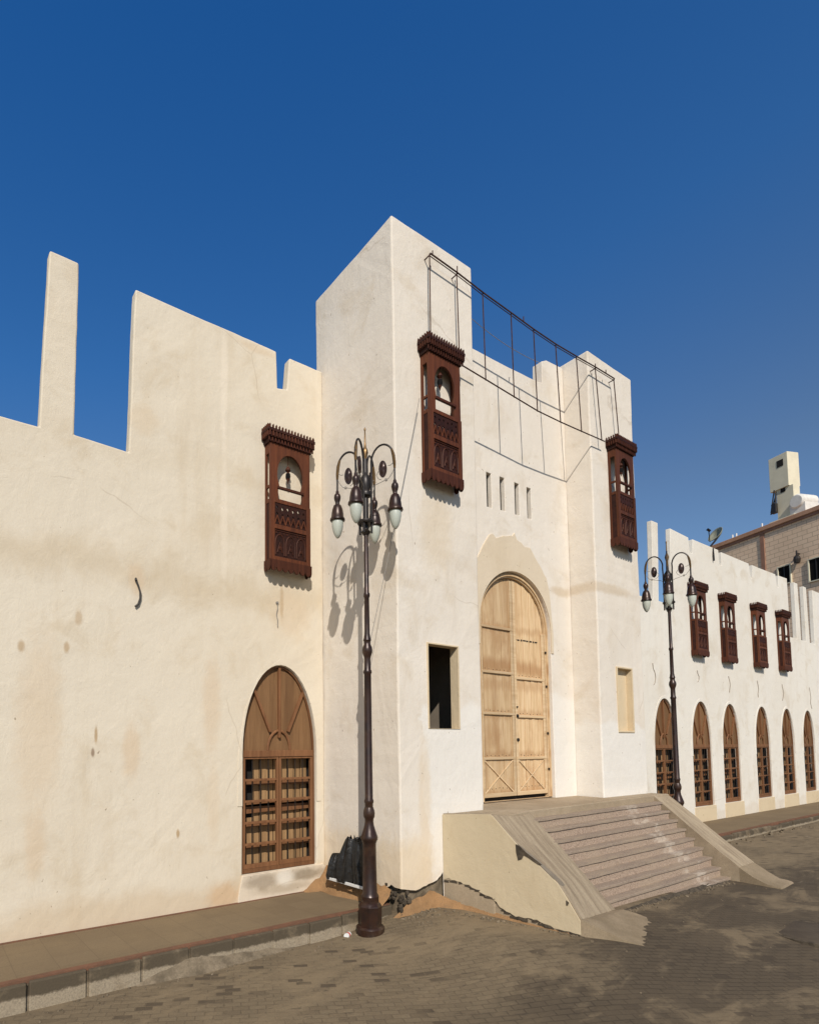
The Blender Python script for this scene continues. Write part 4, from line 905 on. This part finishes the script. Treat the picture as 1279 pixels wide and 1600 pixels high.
# loose cables
def sag(a, b, s, n=14): a, b = Vector(a), Vector(b); return [a+(b-a)*i/n-Vector((0, 0, s*4*(i/n)*(1-i/n))) for i in range(n+1)]
b = MB(); b.tube(sag(PY(655, 622, YT-.10), Vector((3.72, 4.42, 2.93)), .05), .0035, 5); tag(b.build('cable', 'wire'), 'thin cable hanging from the near tower oriel window down to the street lamp pole', 'cable')
b = MB(); b.tube(sag(PY(737, 498, 5.0), PY(868, 575, 5.0), .10), .004, 5); tag(b.build('cable', 'wire'), 'thin pale cable slung against the sky between the two towers', 'cable')
b = MB(); b.tube([PY(px, py, YW-.02) for px, py in ((213, 908), (216, 915), (219, 925), (219, 935), (216, 944), (211, 948))], .010, 6); b.tube([PY(213, 908, YW-.02), PY(212, 904, YW+.01)], .014, 6); tag(b.build('cable_end', 'cable', smooth=True), 'thick black cable end curling out of the long cream wall', 'cable')
b = MB(); b.tube([PY(px, py, YW-.012) for px, py in ((433, 942), (434, 950), (432, 960), (434, 970), (434, 980))], .006, 5); b.disc(PY(433, 942, YW-.01), (0, 1, 0), .018, .012, 8); tag(b.build('loose_wire', 'wire', smooth=True), 'short loose wire on the long cream wall between oriel and arched window', 'wire')
z8 = lambda x, y: (980+x/4.277, 1000+y/4.277)
wl = ['first', 'second', 'third', 'fourth', 'fifth', 'sixth']
for i, pts in enumerate(([(168, 155), (172, 190), (184, 220), (188, 250), (184, 285), (176, 300)], [(466, 203), (470, 225), (478, 245), (478, 265), (470, 280)], [(675, 243), (682, 270), (687, 300), (684, 330), (682, 350)],
                         [(866, 272), (872, 300), (876, 330), (872, 360), (874, 385)], [(1032, 295), (1036, 320), (1044, 355), (1040, 385), (1036, 405)], [(1214, 318), (1220, 350), (1225, 390), (1222, 420), (1232, 460)])):
    b = MB(); b.tube([PY(*z8(*p), YW-.010) for p in pts], .0058, 5); tag(b.build('loose_wire', 'pale_wire', smooth=True), 'short loose wire on the wing above the %s arched window from the gatehouse' % wl[i], 'wire', 'loose wires on the wing wall')

# ------------------------------------------------------------------ small things by the lamp
def bag(name, x, y, z, wd, ht, seed, rz):
    b = MB(); n = 30; rows = []; nl = 3
    for j in range(9):
        t = j/8; row = []
        for k in range(n):
            a = 2*math.pi*k/n; pl = 1+.16*math.sin(a*9+seed)+.10*mnoise.noise(Vector((math.cos(a)*3, math.sin(a)*3, seed+t*1.5)))
            prof = (1-.08*t-.9*max(0, t-.5)**1.6)*(1 if t > .1 else .9)
            pk = 1+(.26*mnoise.noise(Vector((math.sin(a-.6)*2.6, seed, 1))))*t
            row.append(b.bm.verts.new((math.cos(a)*wd/2*prof*pl+.04*t*math.sin(seed), math.sin(a)*wd*.34*prof*pl, ht*t*pk)))
        rows.append(row)
    for p, q in zip(rows, rows[1:]):
        for k in range(n): b.bm.faces.new((p[k], p[(k+1) % n], q[(k+1) % n], q[k]))
    b.bm.faces.new(rows[0][::-1]); b.bm.faces.new(rows[-1])
    o = b.build(name, 'black_plastic', smooth=True, angle=50); o.location = (x, y, z); o.rotation_euler = (0, 0, rz); return o
bags = [(4.01, 5.42, .34, .22, .28, 1.0, 'low black plastic sack at the left end of the heap by the cream wall'), (4.03, 5.17, .35, .30, .47, 2.3, 'tall black plastic sack in the middle of the heap against the tower'), (4.03, 4.92, .35, .22, .48, 4.1, 'black plastic sack half hidden behind the street lamp base')]
for x, y, z, wd, ht, sdv, lab in bags:
    tag(bag('plastic_sack', x, y, z, wd, ht, sdv, -.6), lab, 'sack', 'black sacks heaped beside the tower')
b = MB(); b.bar((3.935, 5.50, .345), (3.935, 4.82, .36), .02, .03, (0, 0, 1)); tag(b.wobble(.006, 9).build('white_batten', 'white_paint', bevel=.003), 'white board lying under the black sacks beside the tower', 'board')
p = PZ(543, 1463, .02); b = MB(); b.tube([(-.035, 0, .028), (.035, 0, .028)], .026, 12); o = b.build('drink_can', 'white_paint', smooth=True, angle=40); o.location = (p.x, p.y, .0); o.rotation_euler = (0, 0, .5)
q = MB(); q.tube([(-.012, 0, .028), (.014, 0, .028)], .0268, 12); q.build('can_label', 'litter_red', o, smooth=True, angle=40); tag(o, 'crushed white and red can lying beside the street lamp foot', 'can')
pm = PZ(1272, 1456, .05); mh = empty('manhole_cover', (pm.x, pm.y, zroad(pm.x, pm.y)+.014)); tag(mh, 'round dark manhole cover in the paving at the right edge', 'manhole cover')
b = MB(); b.lathe([(.372, -.03), (.372, .006), (.36, .010), (.0, .010)], 48); b.build('lid', 'manhole', mh, smooth=True, angle=30)
b = MB(); b.lathe([(.43, -.03), (.43, .006), (.42, .011), (.395, .011), (.386, .002), (.386, -.03)], 48); b.build('ring', 'rubble', mh, smooth=True, angle=30)

# ------------------------------------------------------------------ tan building behind the wing
az = R(22); d3 = Vector((math.sin(az), math.cos(az), 0)); e3 = Vector((d3.y, -d3.x, 0))
yb = 12.0; rb = ray(1279, 1000); Ob = Vector((rb.x*yb/rb.y, yb, 0))
bb = empty('tan_building', Ob); bb.rotation_euler = (0, 0, math.atan2(-d3.y, -d3.x)); tag(bb, 'tan tiled building with red-brown coping standing behind the wing', 'building')
inv = Matrix.Translation(Ob) @ Matrix.Rotation(bb.rotation_euler.z, 4, 'Z'); inv_i = inv.inverted()
def PB(px, py, back=0.0): return inv_i @ PP(px, py, Ob+e3*back, e3)       # local x runs towards the viewer along the wall, y is -> into/out of the wall
ydir = (inv_i.to_3x3() @ e3).y; ys_ = 1 if ydir > 0 else -1
zr = PB(1200, 820).z
xa, xb = PB(1095, 860).x-2, PB(1279, 800).x+12
b = MB(); b.box(xa, xb, min(0, ys_*14), max(0, ys_*14), -.5, zr-.32); o = b.build('wall', 'tan', bb)
b = MB(); b.box(xa-.1, xb+.1, min(-.16*ys_, ys_*14), max(-.16*ys_, ys_*14), zr-.315, zr); b.build('coping', 'coping', bb, bevel=.03)
b = MB(); b.box(xa-.1, xb+.1, min(-.08*ys_, -.002*ys_), max(-.08*ys_, -.002*ys_), zr-.50, zr-.317); b.build('coping_shadow', 'tan_trim', bb)  # darker band built under the coping in place of its shadow line
pv = PB(1191, 850); b = MB(); b.box(pv.x-.14, pv.x+.14, min(-.06*ys_, -.002*ys_), max(-.06*ys_, -.002*ys_), 0, zr-.502); b.build('pilaster', 'tan_trim', bb)
for (x0, y0, x1, y1) in ((1216, 885, 1236, 912), (1264, 872, 1288, 906)):
    a, c = PB(x0, y0), PB(x1, y1); xl, xr = sorted((a.x, c.x)); z1, z0 = PB((x0+x1)/2, y0).z, PB((x0+x1)/2, y1).z
    q = MB(); q.slab([[(xl-.07, z0-.07), (xr+.07, z0-.07), (xr+.07, z1+.07), (xl-.07, z1+.07)], [(xl, z0), (xr, z0), (xr, z1), (xl, z1)]], -.10*ys_, -.002*ys_); wn_ = q.build('window', 'roof_render', bb)
    q = MB(); q.slab([[(xl, z0), (xr, z0), (xr, z1), (xl, z1)]], -.03*ys_, -.003*ys_); q.build('pane', 'glass_dark', wn_)
    q = MB(); q.box((xl+xr)/2-.03, (xl+xr)/2+.03, min(-.06*ys_, -.031*ys_), max(-.06*ys_, -.031*ys_), z0, z1); q.build('mullion', 'black_iron', wn_)
lv = PB(1249, 873); q = MB(); q.lathe([(.03, .55), (.05, .5), (.05, .25), (.16, .12), (.2, -.05), (.16, -.3), (.05, -.34)], 10, (lv.x, -.24*ys_, lv.z)); q.box(lv.x-.04, lv.x+.04, min(-.24*ys_, 0), max(-.24*ys_, 0), lv.z+.3, lv.z+.36); q.build('wall_lamp', 'black_iron', bb)
# roof shaft with an overhanging head
bk = 1.2
c0 = PB(1202, 760, bk); c1 = PB(1232, 760, bk); xh0, xh1 = sorted((c0.x, c1.x)); zt1 = PB(1232, 703, bk).z; zh0 = PB(1236, 756, bk).z
dp = 1.0
s0, s1 = sorted((PB(1212, 790, bk).x, PB(1238.5, 790, bk).x))
rt = MB(); rt.box(s0, s1, min(ys_*bk+.1*ys_, ys_*(bk+dp-.34)), max(ys_*bk+.1*ys_, ys_*(bk+dp-.34)), zr-.1, zh0); rs_ = rt.build('roof_shaft', 'roof_render', bb)
rt = MB(); rt.box(xh0, xh1, min(ys_*bk, ys_*(bk+dp)), max(ys_*bk, ys_*(bk+dp)), zh0+.001, zt1); rt.build('shaft_head', 'roof_render', rs_, bevel=.02)
for (px, py, sz, off) in ((1218, 724, .22, 0), (1221, 765, .16, .1)):
    v = PB(px, py, bk); q = MB(); q.box(v.x-sz, v.x+sz, min(ys_*(bk+off)-.02*ys_, ys_*(bk+off)-.003*ys_), max(ys_*(bk+off)-.02*ys_, ys_*(bk+off)-.003*ys_), v.z-sz*1.1, v.z+sz*1.1); q.build('vent_opening', 'dark', rs_)
a, c = PB(1199, 803, bk-.5), PB(1238, 795, bk-.5); x0, x1 = sorted((a.x, c.x)); q = MB(); q.box(x0, x1, min(ys_*(bk-.4), ys_*(bk+1.2)), max(ys_*(bk-.4), ys_*(bk+1.2)), zr-.05, zr+.42); q.build('roof_kerb', 'roof_render', bb)
q = MB(); a, c = PB(1204, 802, bk-.1), PB(1209, 766, bk-.1); a2 = PB(1212, 800, bk-.1)
q.tube([a, c], .04, 6); q.tube([a+Vector((-.25, .3*ys_, 0)), c+Vector((-.05, .3*ys_, 0))], .04, 6); q.tube([a2, PB(1211, 770, bk-.1)], .05, 6); q.tube([lerp3(a, c, .5), a2], .03, 6); q.tube([lerp3(a, c, .25), PB(1211, 780, bk-.1)], .03, 6)
q.obox(PB(1209.5, 795, bk-.05), (.15, 0, 0), (0, .1, 0), (0, 0, .35)); q.build('roof_ladder', 'black_iron', bb)
tk = PB(1252, 784, bk+.2); tank = MB(); tank.tube([(tk.x, tk.y-.5*ys_, tk.z), (tk.x, tk.y-.4*ys_, tk.z), (tk.x, tk.y+.8*ys_, tk.z), (tk.x, tk.y+.9*ys_, tk.z)], [.40, .5, .5, .4], 18)
tank.box(tk.x-.5, tk.x+.5, min(tk.y-.4*ys_, tk.y+.8*ys_), max(tk.y-.4*ys_, tk.y+.8*ys_), zr-.05, tk.z-.2)
tank.build('roof_tank', 'tank', bb, smooth=True, angle=40)
for px, py in ((1144, 830), (1150, 829), (1190, 812)):
    v = PB(px, py+6, .3); q = MB(); q.tube([(v.x, v.y, zr-.02), (v.x, v.y, zr+.38)], .05, 6); q.build('roof_post', 'white_paint', bb)
# satellite dish on the wing's parapet
dp_ = PY(1109, 852, YW+.05); ds = empty('satellite_dish', (dp_.x, YW+.07, zt)); tag(ds, 'greyish satellite dish tilted on a short mast on the parapet of the wing', 'satellite dish')
ctr = PY(1122, 838, YW+.12)-Vector(ds.location); nd_ = (-cr0*.80 + Vector((0, 0, .50)) - Vector((math.sin(R(68)), math.cos(R(68)), 0))*.10).normalized(); a1 = nd_.orthogonal().normalized(); b1 = nd_.cross(a1)
q = MB(); rings = []
for k in range(7):
    rr = .20*k/6+.003; rings.append([q.bm.verts.new(ctr+nd_*(.10*(k/6)**2)+(a1*math.cos(2*math.pi*j/24)+b1*math.sin(2*math.pi*j/24))*rr) for j in range(24)])
for p, r_ in zip(rings, rings[1:]):
    for j in range(24): q.bm.faces.new((p[j], p[(j+1) % 24], r_[(j+1) % 24], r_[j]))
o = q.build('dish_bowl', 'dish', ds, smooth=True, angle=80); so = o.modifiers.new('thick', 'SOLIDIFY'); so.thickness = .012
q = MB(); q.tube([(0, 0, -.35), (0, 0, .02), tuple(ctr*.6), tuple(ctr)], .022, 8); q.tube([(0, -.075, -.02), (-.05, -.10, -.2), (-.04, -.10, -.34)], .018, 6); q.build('mast', 'black_iron', ds)
q = MB(); q.tube([tuple(ctr-b1*.2+nd_*.06), tuple(ctr+nd_*.30)], .010, 6); q.obox(ctr+nd_*.30, nd_*.04, a1*.03, b1*.03); q.build('receiver_arm', 'black_iron', ds)

# grit lying about the foot of the walls and steps, and on the paving
b = MB(); rnd = random.Random(5)
def pebble(x, y, z, s_):
    a = rnd.uniform(0, 3); b.obox((x, y, z+s_*.3), (math.cos(a)*s_, math.sin(a)*s_, rnd.uniform(-.3, .3)*s_), (-math.sin(a)*s_*.7, math.cos(a)*s_*.7, rnd.uniform(-.3, .3)*s_), (0, 0, s_*.55))
for i in range(130):
    t = rnd.random(); x = 6.05+t*2.85; y = 3.22+.06*t-abs(rnd.gauss(0, .05)); pebble(x, y, zroad(x, y), rnd.uniform(.004, .013))
for i in range(170):
    t = rnd.random(); x = 4.1+t*.9; y = 4.42-1.4*max(0, t-.55)/.45-abs(rnd.gauss(0, .13)); pebble(x, y, zroad(x, y), rnd.uniform(.004, .014))
for i in range(120):
    x = rnd.uniform(-.5, 4.0); y = YK-.02-abs(rnd.gauss(0, .10)); pebble(x, y, zroad(x, y), rnd.uniform(.003, .010))
for i in range(160):
    x = rnd.uniform(.5, 9); y = rnd.uniform(1.6, 4.3); pebble(x, y, zroad(x, y), rnd.uniform(.002, .006))
for i in range(60):
    x = rnd.uniform(9.6, 16); y = YK-.06-abs(rnd.gauss(0, .12)); pebble(x, y, zroad(x, y), rnd.uniform(.006, .03))
tag(b.build('gravel', 'cement'), 'loose grit and small stones scattered over the paving', 'gravel', kind='stuff')
heap_mesh('soil_strip', [(6.05, 3.235, zroad(6, 3.2), .3), (7.0, 3.26, zroad(7, 3.2), .8), (8.0, 3.285, zroad(8, 3.2), 1), (8.9, 3.31, zroad(8.9, 3.3), .6)], .03, -1, .07, .035, 21, 'rubble', 'dark soil and crumbs along the foot of the granite steps')
